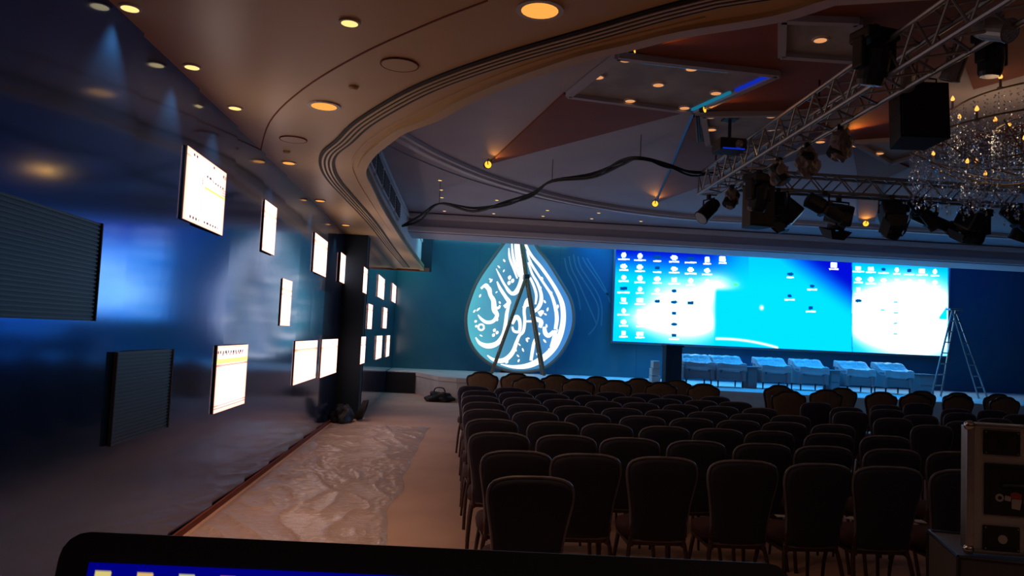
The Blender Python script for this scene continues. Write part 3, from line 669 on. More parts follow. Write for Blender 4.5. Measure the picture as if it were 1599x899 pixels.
# ---- stage lamps
def fixture_yoke(t, w, h, m=m_black2):
    MB().tube([(-w/2, 0, -h), (-w/2, 0, -.06), (w/2, 0, -.06), (w/2, 0, -h)], .012, 6).build('yoke', m, t)
    MB().box((0, 0, -.03), (.06, .04, .07), bev=.008).build('clamp', m, t)
def axis_m(c, tilt, pan): return Matrix.Translation(c) @ Matrix.Rotation(pan, 4, 'Z') @ Matrix.Rotation(tilt, 4, 'X')
def fresnel(label, loc, rz, tilt, s=1.0):
    t = thing('fresnel_lamp', label, 'stage light', loc, rz, 'stage lamps on the trusses'); t.scale = (s, s, s)
    fixture_yoke(t, .30, .22); M = axis_m((0, 0, -.24), tilt, 0)
    MB().box((0, 0, .02), (.24, .26, .26), M, bev=.03).build('body', m_black2, t)
    MB().lathe([(.10, -.16), (.115, -.10)], 18, M).build('lens_barrel', m_black, t)
    MB().lathe([(.09, -.163), (.09, -.158)], 18, M).build('lens', m_lens, t)
    for a in range(4):
        R = M @ Matrix.Translation((0, 0, -.17)) @ Matrix.Rotation(a*math.pi/2, 4, 'Z') @ Matrix.Translation((0, .12, -.06)) @ Matrix.Rotation(math.radians(-32), 4, 'X')
        MB().prism([(-.09, -.06), (.09, -.06), (.12, .07), (-.12, .07)], .004, R @ Matrix.Rotation(math.pi/2, 4, 'X')).build('barn_door', m_black, t)
    return t
def profile_spot(label, loc, rz, tilt, s=1.0):
    t = thing('profile_spot', label, 'stage light', loc, rz, 'stage lamps on the trusses'); t.scale = (s, s, s)
    fixture_yoke(t, .24, .2); M = axis_m((0, 0, -.22), tilt, 0)
    MB().lathe([(.06, .26), (.10, .24), (.105, .05), (.085, .0)], 16, M).build('lamp_house', m_black2, t)
    MB().lathe([(.075, .0), (.075, -.24), (.095, -.25), (.095, -.33)], 16, M).build('barrel', m_black, t)
    MB().box((0, 0, .0), (.20, .19, .05), M, bev=.01).build('shutter_block', m_black2, t)
    MB().lathe([(.08, -.333), (.08, -.328)], 16, M).build('lens', m_lens, t); return t
def par_can(label, loc, rz, tilt, s=1.0, m=m_black2):
    t = thing('par_lamp', label, 'stage light', loc, rz, 'stage lamps on the trusses'); t.scale = (s, s, s)
    fixture_yoke(t, .24, .2, m); M = axis_m((0, 0, -.22), tilt, 0)
    MB().lathe([(.05, .20), (.085, .17), (.105, .08), (.105, -.16), (.112, -.16), (.112, -.18)], 20, M).build('can', m, t)
    MB().lathe([(.098, -.184), (.098, -.176)], 20, M).build('lens', m_lens, t); return t
def moving_head(label, loc, rz, tilt, s=1.0):
    t = thing('moving_head_lamp', label, 'stage light', loc, rz, 'stage lamps on the trusses'); t.scale = (s, s, s)
    MB().box((0, 0, -.03), (.05, .05, .07)).build('clamp', m_black2, t)
    MB().box((0, 0, -.10), (.32, .24, .10), bev=.02).build('base', m_black, t)
    for q in (-1, 1): MB().box((q*.15, 0, -.25), (.05, .12, .26), bev=.015).build('arm', m_black, t)
    M = axis_m((0, 0, -.33), tilt, 0)
    MB().lathe([(.06, .17), (.11, .12), (.125, 0), (.115, -.13), (.10, -.17)], 20, M).build('head', m_black2, t)
    MB().lathe([(.088, -.174), (.088, -.168)], 18, M).build('lens', m_lens, t); return t
def pa_speaker(label, loc, rz, w, d, h, tiltx=0, m=m_black):
    t = thing('loudspeaker', label, 'speaker', loc, rz); M = Matrix.Rotation(tiltx, 4, 'X')
    MB().prism([(-w/2, -d/2), (w/2, -d/2), (w*.36, d/2), (-w*.36, d/2)], h, M @ Matrix.Translation((0, 0, -h))).build('cabinet', m, t)
    MB().box((0, -d/2-.008, -h/2), (w*.94, .016, h*.94), M, bev=.006).build('grille', m_black, t)
    for q in (-1, 1): MB().tube([(q*w*.45, 0, -.04), (q*w*.45, 0, .10), (0, 0, .12)], .009, 6).build('bracket', m_black2, t)
    return t
zt2 = TZ-.12
def tx2(px, y=10.3): return aty(px, 290, y).x
pa_speaker('tall black loudspeaker hanging from the cross truss at its near end', (tx2(1170), 10.02, 3.83), .15, .36, .30, .56)
fresnel('black lamp with barn doors next to the speaker on the cross truss', (tx2(1208), 10.14, zt2), 2.5, .5, .9)
fresnel('boxy black lamp hanging below the dark moving head lamp', (tx2(1240), 10.46, zt2), 1.2, .7, 1.1)
profile_spot('long black profile lamp tilted sideways before the barn-door lamp', (tx2(1280), 10.14, zt2), 1.5, -1.1, 1.1)
fresnel('wide black barn-door lamp just before the amber ledge spotlight', (tx2(1319), 10.46, zt2), .2, .3, 1.15)
fresnel('black lamp with open barn doors just after the amber ledge spotlight', (tx2(1383), 10.14, zt2), 2.9, .7, 1.15)
moving_head('black moving head lamp in the dense cluster below the big speaker', (tx2(1407), 10.46, zt2), .4, .4, 1.1)
profile_spot('short black profile lamp at the end of the dense cluster', (tx2(1430), 10.14, zt2), 1.5, -.7, .9)
profile_spot('long black profile lamp pointing sideways below the chandelier edge', (tx2(1465), 10.46, zt2), 1.5, -1.2, 1.1)
fresnel('black barn-door lamp under the chandelier, nearer the big speaker', (tx2(1503), 10.14, zt2-.02), .4, .5, 1.1)
moving_head('black moving head lamp under the chandelier', (tx2(1537), 10.46, zt2), .1, .3, 1.1)
profile_spot('angled black profile lamp under the chandelier beside the moving head lamp', (tx2(1580), 10.14, zt2), 1.5, -.9, 1.1)
par_can('black can lamp last on the visible cross truss', (tx2(1612), 10.46, zt2), .6, .4, 1.2)
# diagonal truss fixtures
def tdy(y): return 3.42+(y-3.6)/7.15*.24
par_can('small black can lamp hanging at the far tip of the diagonal truss', (tdy(10.7), 10.7, TZ-.16), 1.9, .8, 1.0)
moving_head('dark moving head lamp hanging mid way along the diagonal truss', (tdy(9.0)+.1, 9.0, TZ-.16), .4, .3, 1.0)
def hang(px, py, y): p = aty(px, py, y); return (p.x, p.y, p.z)
pa_speaker('large black loudspeaker hanging under the diagonal truss before the chandelier', hang(1428, 140, 6.4), -.12, .42, .34, .50, -.08)
moving_head('black moving head lamp beside the upper side of the diagonal truss', hang(1366, 40, 5.7), .2, .3, .95)
par_can('silver can lamp with bright lens hanging at the near end of the truss', hang(1552, 10, 4.75), .25, -1.15, .72, m_truss)
moving_head('large dark round lamp hanging under the silver can lamp', hang(1548, 45, 5.3), .3, .1, .72)
par_can('plastic-wrapped can lamp beside the large hanging speaker', hang(1415, 90, 6.1), -.5, 1.0, .7, m_truss)
par_can('pale can lamp hanging between the big speaker and the silver lamp', hang(1492, 70, 5.5), .4, .4, .7, m_truss)
def wrapped(label, loc, s, seed):
    t = thing('wrapped_lamp', label, 'stage light', loc, seed, 'plastic wrapped lamps on the diagonal truss')
    r = random.Random(seed); bm = bmesh.new(); bmesh.ops.create_icosphere(bm, subdivisions=3, radius=1)
    from mathutils import noise
    for v in bm.verts:
        n = noise.noise(v.co*2.2+Vector((seed*3, 0, 0)))*.35; v.co *= (1+n); v.co = Vector((v.co.x*.15*s, v.co.y*.13*s, v.co.z*.20*s-.22*s))
    me = bpy.data.meshes.new('wrap'); bm.to_mesh(me); bm.free(); me.materials.append(m_wrap)
    o = bpy.data.objects.new('plastic_wrap', me); COL.objects.link(o); o.parent = t
    MB().lathe([(.05, .12), (.09, .08), (.09, -.12)], 14, axis_m((0, 0, -.22*s), .5, seed)).build('can', m_black2, t)
    MB().box((0, 0, -.02), (.05, .05, .10)).build('clamp', m_black2, t)
for k, (yy, s, dx) in enumerate(((10.0, .7, .1), (8.4, .72, .1), (7.7, .8, .12), (7.0, .8, .14))):
    wrapped(f'lamp wrapped in dusty plastic under the diagonal truss, {ORD[k]} from its far tip', (tdy(yy)+dx, yy, TZ-.17), s, k+1)
for k, (a, b) in enumerate(((10.7, 10.3), )):
    pass
for lab, loc in (('thin steel hanger holding the cross truss near the chandelier', (8.4, 10.3, TZ)), ('thin steel hanger holding the far tip of the diagonal truss', (3.64, 10.4, TZ)), ('thin steel hanger holding the middle of the diagonal truss', (3.55, 7.2, TZ))):
    tag(rod('hanger_rod', (loc[0], loc[1], loc[2]+.12), (loc[0], loc[1], ZC), .01, m_black2), lab, 'hanger')
# hanging projector
p = atz(1140, 184, ZC-.03); pr = thing('projector', 'black ceiling projector hanging from a pole beside the air grille', 'projector', (p.x, p.y, ZC-.03))
MB().box((0, 0, -.015), (.16, .16, .03)).build('mount_plate', m_black2, pr)
MB().tube([(0, 0, -.02), (0, 0, -.26)], .02, 8).build('pole', m_black2, pr)
MB().box((0, 0, -.34), (.32, .30, .14), bev=.02).build('body', m_black, pr)
MB().lathe([(.045, 0), (.045, .04)], 16, Matrix.Translation((.05, -.15, -.35)) @ Matrix.Rotation(math.pi/2, 4, 'X')).build('lens', m_lens, pr)
MB().box((0, -.152, -.40), (.26, .006, .016)).build('indicator_strip', m_bstrip, pr)
# ---- cable bundle
cpx = [(628,353,15.0),(655,341,14.6),(686,317,13.7),(740,326,13.0),(790,318,12.3),(830,303,11.9),(862,283,11.4),(925,272,10.7),(970,255,10.1),(1000,246,9.7),(1040,260,10.0),(1080,272,10.4),(1116,270,10.75)]
cb = thing('cable_bundle', 'black bundle of cables slung from the wall grille to the truss tip', 'cable', aty(1000, 246, 9.7))
cl = cb.location.copy()
for k in range(4):
    P = []
    for i, (a, b, yy) in enumerate(cpx):
        sag = (0 if i in (0, 2, 6, 9, 12) else 1)
        p = aty(a, b, yy)-cl; j = .02 if not sag else .055
        P.append(tuple(p+Vector((0, random.uniform(-j, j), random.uniform(-j, j)))))
    MB().tube(smooth_path(P, 6), .016, 6).build('cable', m_black, cb, smooth=True)
for (a, b, a2, b2) in ((686,316,662,272),(862,282,840,247),(1000,245,1007,207)):
    q = [c for c in cpx if abs(c[0]-a) < 3][0]; p = aty(a, b, q[2]); t = Vector((p.x, p.y, ZC)); rod('suspension_wire', p-cl, t-cl, .005, m_black2, cb)
# ---- chandelier
CX, CY = 5.98, 7.0
ch = thing('chandelier', 'huge crystal chandelier with amber candle lamps hanging over the chairs', 'chandelier', (CX, CY, ZC))
MB().lathe([(.25, -.06), (.3, 0)], 24).build('ceiling_plate', m_gold, ch)
MB().tube([(0, 0, -.05), (0, 0, -1.05)], [.03, .04], 10).build('stem', m_gold, ch)
rings = [(1.32, -.52), (1.0, -.18), (.6, -.38), (.85, -.80)]
for r, z in rings:
    MB().tube([(r*math.cos(q), r*math.sin(q), z) for q in np.linspace(0, 2*math.pi, 49)[:-1]], .009, 6, closed=True).build('ring', m_gold, ch)
for k in range(12):
    q = k*math.pi/6; c, s = math.cos(q), math.sin(q)
    MB().tube(smooth_path([(0, 0, -.75), (.4*c, .4*s, -.90), (.9*c, .9*s, -.80), (1.32*c, 1.32*s, -.58)], 4), .009, 6).build('arm', m_gold, ch)
cand = MB().lathe([(.03, 0), (.03, .01), (.012, .012), (.012, .09)], 8).build('candle', m_sofa, ch)
flame = MB().lathe([(.008, .09), (.020, .105), (.014, .125), (.002, .145)], 8).build('flame_lamp', m_flame, cand)
first = True
for (r, z), n, ph in zip(rings, (13, 9, 5, 7), (.1, 0, .2, .05)):
    for k in range(n):
        q = ph+2*math.pi*k/n; loc = (r*math.cos(q), r*math.sin(q), z+.01+random.uniform(-.03, .03))
        if first: cand.location = loc; first = False
        else: c = copy_tree(cand, ch); c.location = loc
mb = MB()
def crystal(p, s, e):
    ax = Matrix.Translation(p) @ Matrix.Rotation(random.uniform(0, 6), 4, 'Z') @ Matrix.Rotation(random.uniform(-.5, .5), 4, 'X')
    mb.add([(s, 0, 0), (0, s, 0), (-s, 0, 0), (0, -s, 0), (0, 0, s*e*.6), (0, 0, -s*e)], [(0,1,4),(1,2,4),(2,3,4),(3,0,4),(1,0,5),(2,1,5),(3,2,5),(0,3,5)], ax)
for (r, z), n, L in zip(rings, (360, 260, 120, 200), (.46, .5, .5, .30)):
    for k in range(n):
        q = 2*math.pi*k/n+random.uniform(-.03, .03); rr = r+random.uniform(-.05, .05); l = L*random.uniform(.4, 1.15); d = 0
        while d < l: d += random.uniform(.035, .075); crystal((rr*math.cos(q), rr*math.sin(q), z-d), random.uniform(.006, .012), 1.4)
        crystal((rr*math.cos(q), rr*math.sin(q), z-d-.03), .015, 1.8)
for k in range(150):      # swags of beads between rings
    q = random.uniform(0, 6.28); a, b = random.choice(((0, 1), (1, 2), (0, 3), (1, 0)))
    (r0, z0), (r1, z1) = rings[a], rings[b]
    for i in range(13):
        t = i/12; rr = r0+(r1-r0)*t; crystal((rr*math.cos(q+.2*t), rr*math.sin(q+.2*t), z0+(z1-z0)*t-.2*math.sin(math.pi*t)), random.uniform(.006, .011), 1.2)
tag(mb.build('crystal_drops', m_crystal, ch), kind='stuff')
for k, (a, z) in enumerate(((2.6, -.5), (4.2, -.6))):
    l = bpy.data.lights.new('chandelier_glow', 'POINT'); l.energy = 4; l.color = (1, .6, .3); l.shadow_soft_size = .15
    o = bpy.data.objects.new('chandelier_glow', l); COL.objects.link(o); o.location = (CX+.6*math.cos(a), CY+.6*math.sin(a), ZC+z)
# ================================================================== CHAIRS
def back_outline(kind, n=9):
    if kind == 'dark':   # half width as the height rises
        H = [(.148, .40), (.172, .43), (.178, .52), (.190, .63), (.208, .73), (.222, .81), (.218, .865), (.194, .903), (.13, .924), (.06, .930)]
    else:
        H = [(.165, .42), (.18, .50), (.195, .60), (.215, .70), (.238, .78), (.256, .85), (.258, .90), (.240, .935), (.20, .948), (.165, .965), (.13, .992), (.065, 1.008)]
    R = [(x, z) for x, z in H]; L = [(-x, z) for x, z in reversed(H)]
    return smooth_path(R+L, 2, closed=True)
def make_chair(kind):
    t = thing('banquet_chair', '', 'chair')
    ol = back_outline(kind); lean = lambda z: -.20-(z-.42)*.16
    def curve(x, z): return lean(z)+.10*x*x*4*.3
    n = len(ol); zc = .68; vs = []; ring = []
    for sc, yo in ((.0, -.035), (.55, -.034), (.88, -.030), (.97, -.018), (.97, .018), (.88, .034), (.55, .045), (.0, .05)):
        if sc == 0: vs.append((0, curve(0, zc)+yo, zc)); ring.append((len(vs)-1,))
        else:
            r0 = len(vs)
            for x, z in ol:
                X = x*sc; Z = zc+(z-zc)*sc; vs.append((X, curve(X, Z)+yo, Z))
            ring.append(tuple(range(r0, r0+n)))
    fs = []
    for a, b in zip(ring[:-1], ring[1:]):
        for i in range(n):
            j = (i+1) % n
            if len(a) == 1: fs.append((a[0], b[i], b[j]))
            elif len(b) == 1: fs.append((a[i], a[j], b[0]))
            else: fs.append((a[i], a[j], b[j], b[i]))
    MB().add(vs, fs).build('backrest', m_chairf if kind == 'dark' else m_beige, t, smooth=True)
    MB().tube([(x, curve(x, z), z) for x, z in ol], .011 if kind == 'dark' else .022, 6, closed=True).build('back_rim', m_rim if kind == 'dark' else m_drim, t, smooth=True)
    seat = [(.212*math.copysign(abs(math.cos(q))**.6, math.cos(q)), .225*math.copysign(abs(math.sin(q))**.6, math.sin(q))+.01) for q in np.linspace(0, 2*math.pi, 25)[:-1]]
    vs = []; N = len(seat)
    for sc, z in ((.86, .385), (1.0, .40), (1.02, .43), (.97, .465), (.75, .485), (.3, .492)):
        vs += [(x*sc, y_*sc, z) for x, y_ in seat]
    fs = [(a*N+i, a*N+(i+1) % N, (a+1)*N+(i+1) % N, (a+1)*N+i) for a in range(5) for i in range(N)]+[tuple(range(N)), tuple(range(5*N, 6*N))]
    MB().add(vs, fs).build('seat', m_velvet if kind == 'dark' else m_beige, t, smooth=True)
    MB().box((0, 0, .375), (.38, .36, .025)).build('seat_frame', m_leg, t)
    for sx in (-1, 1):
        MB().tube([(sx*.17, .17, .38), (sx*.19, .20, .2), (sx*.20, .215, 0)], [.016, .013, .010], 8).build('leg', m_leg, t, smooth=True)
        MB().tube(smooth_path([(sx*.165, -.17, .42), (sx*.185, -.20, .33), (sx*.20, -.25, .15), (sx*.205, -.29, 0)], 3), .014, 8).build('leg', m_leg, t, smooth=True)
        MB().tube([(sx*.165, -.19, .36), (sx*.175, -.205, .45), (sx*.17, -.215, .5)], .013, 6).build('back_post', m_leg, t)
    return t
dark0 = make_chair('dark'); beige0 = make_chair('beige')
rowsD = {  # row: depth, chair centres
 'A': (3.98, [828]), 'B': (4.85, [805,917,1038,1165,1279,1393,1507]),
 'C': (5.75, [781,888,988,1090,1192,1290,1397,1492]), 'D': (6.65, [767,863,951,1038,1123.5,1203,1297,1387]),
 'E': (7.5, [760,838.5,918.5,1007,1080,1153.5,1228,1303.5]), 'F': (8.3, [756,823.5,895,973,1038.5,1107,1172,1237]),
 'G': (9.15, [752,817,877,942,1003,1063.5,1127,1187]), 'H': (10.0, [748,808,863.5,923,982,1040,1096,1151]), 'I': (10.85, [741,796,848.5,901,955,1008,1060,1118]),
}
RN = {'A': 'alone in the row nearest the camera', 'B': 'second row from the camera', 'C': 'third row from the camera', 'D': 'fourth row from the camera', 'E': 'fifth row from the camera', 'F': 'sixth row from the camera', 'G': 'seventh row from the camera', 'H': 'eighth row from the camera', 'I': 'ninth row from the camera'}
used = {'d': False, 'b': False}; placed = []
def put_chair(kind, x, y_, label, group, rz=None):
    key = 'd' if kind == 'dark' else 'b'; src = dark0 if kind == 'dark' else beige0
    o = src if not used[key] else copy_tree(src); used[key] = True
    o.location = (x, y_, 0); o.rotation_euler[2] = random.uniform(-.05, .05) if rz is None else rz
    tag(o, label, 'chair', group); placed.append((x, y_)); return o
gD = 'dark banquet chairs in rows facing the stage'; gB = 'beige backed chairs in the front rows'
TOPY = dict(A=746, B=715, C=688, D=665, E=650, F=638, G=627, H=617, I=610)
for r, (D0, xs) in rowsD.items():
    for k, px in enumerate(xs):
        q = atz(px, 0, .93)   # direction only; depth is the row's
        D = D0 - .06*k*.5 if r not in 'A' else D0
        pt = aty(px, TOPY[r], D)
        lab = 'dark bronze-rimmed chair, '+(RN[r] if r == 'A' else f'{RN[r]}, {ORD[k]} from the aisle')
        put_chair('dark', pt.x, D+.29, lab, gD)
right = [ # px, py top
 (1275,629),(1323,631),(1330,636),(1385,633),(1388,640),(1398,649),(1436,635),(1440,643),(1448,652),(1459,662),(1495,639),(1500,645),(1506,654),(1552,641),(1557,648),(1592,645),(1597,652),(1640,656),(1560,664),(1620,672)]
names_ = {}
cols = {}
for px, py in right:
    p = atz(px, py, .93)
    if any(abs(p.x-a) < .48 and abs(p.y+.29-b) < .62 for a, b in placed):
        # push back behind the neighbour
        for dy in np.arange(.05, 1.4, .05):
            for sg_ in (1, -1):
                if not any(abs(p.x-a) < .48 and abs(p.y+.29+sg_*dy-b) < .64 for a, b in placed): break
            else: continue
            p.y += sg_*dy; p.x = aty(px, py, p.y).x; break
        else: continue
    if any(abs(p.x-a) < .46 and abs(p.y+.29-b) < .6 for a, b in placed): continue
    cols.setdefault(round((px-1275)/58), []).append((p.x, p.y+.29)); placed.append((p.x, p.y+.29))
for ci, c in enumerate(sorted(cols)):
    for k, (x, y_) in enumerate(sorted(cols[c], key=lambda q: q[1])):
        put_chair('dark', x, y_, f'dark chair beyond the gap, {ORD[ci]} file after it, {ORD[k]} in that file from the camera', gD)
        placed.pop()
beige = [('foremost row by the stage', [(755,584),(807,586),(868,590),(932,592),(997,595),(1058,599)]), ('second row from the stage', [(825,594),(904,598),(963,600),(1032,603),(1100,605)])]
for lab, L in beige:
    D = 13.3 if 'foremost' in lab else 12.35
    for k, (px, py) in enumerate(L):
        pt = aty(px, py, D); put_chair('beige', pt.x, D+.3, f'beige backed chair with dark scalloped rim, {lab}, {ORD[k]} from the aisle', gB)
b2 = [(1217,599,12.9),(1233,611,11.3),(1317,612,12.9),(1292,614,12.1),(1378,614,12.1),(1440,612,13.0),(1432,626,12.1),(1497,616,12.9),(1497,629,12.0),(1560,618,13.0),(1570,628,12.1)]
for k, (px, py, D) in enumerate(sorted(b2)):
    pt = aty(px, py, D)
    if any(abs(pt.x-a) < .46 and abs(D+.3-b) < .55 for a, b in placed): D += .35; pt = aty(px, py, D)
    row = 'nearer the stage' if D > 12.5 else 'behind the foremost ones'
    put_chair('beige', pt.x, D+.3, f'beige backed chair beyond the gap, {row}, {ORD[k]} after the gap', gB)
# small papers left on seats
for k, (px, py, lab) in enumerate(((1222,805,'white paper on a red seat between the fourth and fifth chairs of the second row'), (1331,808,'folded white paper on a seat of the second row, near the case side'), (1436,813,'white paper on the seat beside the leaning grey trunk'))):
    p = atz(px, py, .505)
    tag(MB().prism([(-.05, -.03), (.05, -.035), (.045, .03), (-.04, .04)], .004, Matrix.Translation((p.x, p.y, .50)) @ Matrix.Rotation(k*.7, 4, 'Z')).build('paper', m_paper), lab, 'paper')
# ================================================================== STAGE FURNITURE
def armchair():
    t = thing('armchair', '', 'armchair')
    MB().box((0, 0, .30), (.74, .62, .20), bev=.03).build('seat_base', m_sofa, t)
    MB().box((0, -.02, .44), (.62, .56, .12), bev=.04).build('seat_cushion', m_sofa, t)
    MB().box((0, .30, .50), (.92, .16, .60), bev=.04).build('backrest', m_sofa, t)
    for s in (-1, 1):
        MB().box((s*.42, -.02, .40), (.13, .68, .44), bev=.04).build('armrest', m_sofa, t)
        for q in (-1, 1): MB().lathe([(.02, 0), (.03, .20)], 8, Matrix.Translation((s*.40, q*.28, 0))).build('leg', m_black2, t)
    # clear cover pulled over the back and arms
    nx, ny = 30, 26; vs = []
    from mathutils import noise
    for j in range(ny):
        for i in range(nx):
            u, v = i/(nx-1)*2-1, j/(ny-1)*2-1
            x = max(-.475, min(.475, u*.62)); y_ = max(-.385, min(.40, v*.52)); ex_ = max(0, abs(u*.62)-.475); ey_ = max(0, abs(v*.52)-(.40 if v > 0 else .385))
            f = (y_+.385)/.785; z = .655+.165*min(1, max(0, (f-.35)/.35))-ex_*1.1-ey_*1.5-.03*math.cos(x*3)*(0 if f > .6 else 1)
            z += noise.noise(Vector((x*6, y_*6, 3)))*.03+noise.noise(Vector((x*15, y_*15, 7)))*.015+.02
            vs.append((x+ex_*.08*(1 if u > 0 else -1), y_-ey_*.05*(1 if v < 0 else -1), z))
    fs = [(j*nx+i, j*nx+i+1, (j+1)*nx+i+1, (j+1)*nx+i) for j in range(ny-1) for i in range(nx-1)]
    MB().add(vs, fs).build('plastic_cover', m_film, t, smooth=False)
    return t
ac = armchair(); SY = 19.95
for k, px in enumerate((1086,1135,1204,1262,1334,1393)):
    o = ac if k == 0 else copy_tree(ac); p = aty(px, 590, SY); o.location = (p.x, SY, ZST)
    o.scale = (.83, .95, .97)
    side = 'first' if k % 2 == 0 else 'second'; pair = ('beside the dark cabinet', 'in the middle', 'towards the ladder')[k//2]
    tag(o, f'white armchair under clear plastic on the stage, {side} of the pair {pair}', 'armchair', 'plastic covered armchairs on the stage')
def side_table(px, label, w=.42):
    p = aty(px, 590, 19.9); t = thing('side_table', label, 'side table', (p.x, 19.9, ZST), 0, 'white side tables on the stage')
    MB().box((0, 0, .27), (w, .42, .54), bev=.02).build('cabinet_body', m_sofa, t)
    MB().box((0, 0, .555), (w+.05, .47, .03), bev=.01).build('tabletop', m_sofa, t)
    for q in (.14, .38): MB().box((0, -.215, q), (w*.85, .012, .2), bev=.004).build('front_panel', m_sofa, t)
side_table(1170, 'white square side table between the first and middle pairs of armchairs', .26)
side_table(1298, 'white square side table between the middle and last pairs of armchairs', .26)
side_table(1440, 'white square side table at the ladder end of the armchairs', .42)
p = aty(1027, 590, 20.1); t = thing('stacked_boxes', 'pale stack of boxes on the stage behind the dark upright cabinet', 'boxes', (p.x, 20.4, ZST))
for k in range(3): MB().box((random.uniform(-.01, .01), 0, .1+k*.2), (.24-k*.03, .3, .19), bev=.01).build('box', m_paper, t)
p0, p1 = aty(1036, 590, 19.6), aty(1061, 590, 19.6)
t = thing('upright_cabinet', 'dark narrow upright cabinet on the stage below the video wall', 'cabinet', ((p0.x+p1.x)/2, 19.6, ZST))
w = p1.x-p0.x
MB().box((0, 0, .03), (w+.06, .42, .06), bev=.01).build('base', m_black, t)
MB().box((0, 0, .53), (w, .36, .94), bev=.015).build('body', m_dark, t)
MB().box((0, -.03, 1.02), (w+.05, .46, .05), bev=.01).build('top_board', m_dark, t)
# aluminium step ladder
p = aty(1490, 485, 19.4); pl = aty(1458, 612, 19.4); prr = aty(1531, 612, 19.4)
t = thing('step_ladder', 'silver aluminium A-frame step ladder at the end of the video wall', 'ladder', (p.x, 19.4, ZST+.012), 0)
H = p.z-ZST
for (fx, n, nm, wid) in ((pl.x-p.x, 8, 'stile', .26), (prr.x-p.x, 8, 'stile', .26)):
    A = Vector((0, 0, H))
    for s in (-1, 1):
        a = Vector((fx+s*wid*.8, s*.12-.1, 0)); b = Vector((s*wid*.35, s*.06, H)); rod(nm, a, b, .024, m_alu, t, 8)
        a2 = Vector((fx-wid*.8, -.12-.1, 0)); b2_ = Vector((-wid*.35, -.06, H))
    for i in range(1, n):
        f = i/n; a = Vector((fx-wid*.8, -.22, 0)).lerp(Vector((-wid*.35, -.06, H)), f); b = Vector((fx+wid*.8, .02, 0)).lerp(Vector((wid*.35, .06, H)), f)
        rod('rung', a, b, .018, m_alu, t)
MB().box((0, 0, H+.02), (.36, .2, .05), bev=.01).build('top_cap', m_alu, t)
# dark bag and coils
def lump(name, label, cat, loc, dims, m, seed):
    from mathutils import noise
    bm = bmesh.new(); bmesh.ops.create_icosphere(bm, subdivisions=4, radius=1)
    for v in bm.verts:
        v.co *= 1+noise.noise(v.co*1.6+Vector((seed, 0, 0)))*.45; v.co = Vector((v.co.x*dims[0]/2, v.co.y*dims[1]/2, max(v.co.z, -.55)*dims[2]/1.6))
    zmin = min(v.co.z for v in bm.verts)
    for v in bm.verts: v.co.z -= zmin
    me = bpy.data.meshes.new(name); bm.to_mesh(me); bm.free(); me.materials.append(m)
    return me
p = atz(686, 627, 0); bag = thing('cloth_bag', 'dark crumpled bag lying on the floor near the stage corner', 'bag', (p.x, p.y, 0))
o = bpy.data.objects.new('body', lump('body', '', '', None, (.62, .4, .26), m_black, 2)); COL.objects.link(o); o.parent = bag
MB().tube(smooth_path([(-.15, 0, .2), (-.1, -.05, .33), (.08, -.05, .33), (.14, 0, .2)], 5), .014, 6).build('strap', m_black2, bag)
coil = thing('cable_coil', 'black coil of cable leaning at the foot of the pillar', 'cable', (XL+.52, YP-.45, 0))
for k in range(5):
    MB().tube([(.02*k-.04+.05*math.sin(q), .17*math.cos(q), .19+.17*math.sin(q)+.004*k) for q in np.linspace(0, 2*math.pi, 25)[:-1]], .014, 6, closed=True).build('loop', m_black, coil)
hp = thing('cloth_heap', 'black heap of cloth on the floor against the wall before the pillar', 'cloth', (XL+.2, YP-.75, 0))
o = bpy.data.objects.new('fabric', lump('fabric', '', '', None, (.34, .6, .32), m_black, 5)); COL.objects.link(o); o.parent = hp
# ================================================================== FLOOR SHEET (crumpled clear plastic)
from mathutils import noise
nx, ny = 90, 420; X0, X1, Y0, Y1 = XL+.06, -.42, 2.6, 13.6; vs = []
for j in range(ny):
    yy = Y0+(Y1-Y0)*j/(ny-1); xr = X1+.10*noise.noise(Vector((0, yy*.9, 5)))+.22*max(0, (yy-9)/5)
    for i in range(nx):
        xx = X0+(xr-X0)*i/(nx-1)
        q = noise.noise(Vector((xx*3.2+yy*.6, yy*1.4, 1))); q2 = noise.noise(Vector((xx*9+yy*2, yy*4.5, 2))); q3 = noise.noise(Vector((xx*22, yy*13, 4)))
        z = .004+.022*(1-abs(q))**7+.008*(1-abs(q2))**5*1.6*max(0, .6+1.2*noise.noise(Vector((xx*1.5, yy*.7, 9))))+.002*abs(q3)
        e = min(1, i/4, (nx-1-i)/4+.25)
        vs.append((xx, yy, z*e+.003))
fs = [(j*nx+i, j*nx+i+1, (j+1)*nx+i+1, (j+1)*nx+i) for j in range(ny-1) for i in range(nx-1)]
tag(MB().add(vs, fs).build('floor_sheet', m_sheet), 'crumpled clear plastic sheet laid along the aisle by the blue wall', 'plastic sheet')
# ================================================================== FLIGHT CASE AND TRUNK
RZ = math.radians(-20)
def loc2(px, py, z): return atz(px, py, z)
tz = .74; far = atz(1450, 829, tz); near = atz(1497, 869, tz)
dirv = (far-near); ang = math.atan2(dirv.y, dirv.x)-math.pi/2
Ld = dirv.length
tr = thing('road_trunk', 'large grey road trunk carrying the upright flight case', 'trunk', (near.x, near.y, 0), ang)
MB().box((.55, Ld/2, tz/2+.05), (1.1, Ld, tz-.10), bev=.006).build('body', m_trunk, tr)
for a, b in (((0, 0, .1), (0, 0, tz)), ((0, Ld, .1), (0, Ld, tz)), ((1.1, 0, .1), (1.1, 0, tz)), ((0, 0, tz), (1.1, 0, tz)), ((0, 0, tz), (0, Ld, tz)), ((0, Ld, tz), (1.1, Ld, tz)), ((1.1, 0, tz), (1.1, Ld, tz))):
    rod('edge_extrusion', a, b, .010, m_black2, tr)
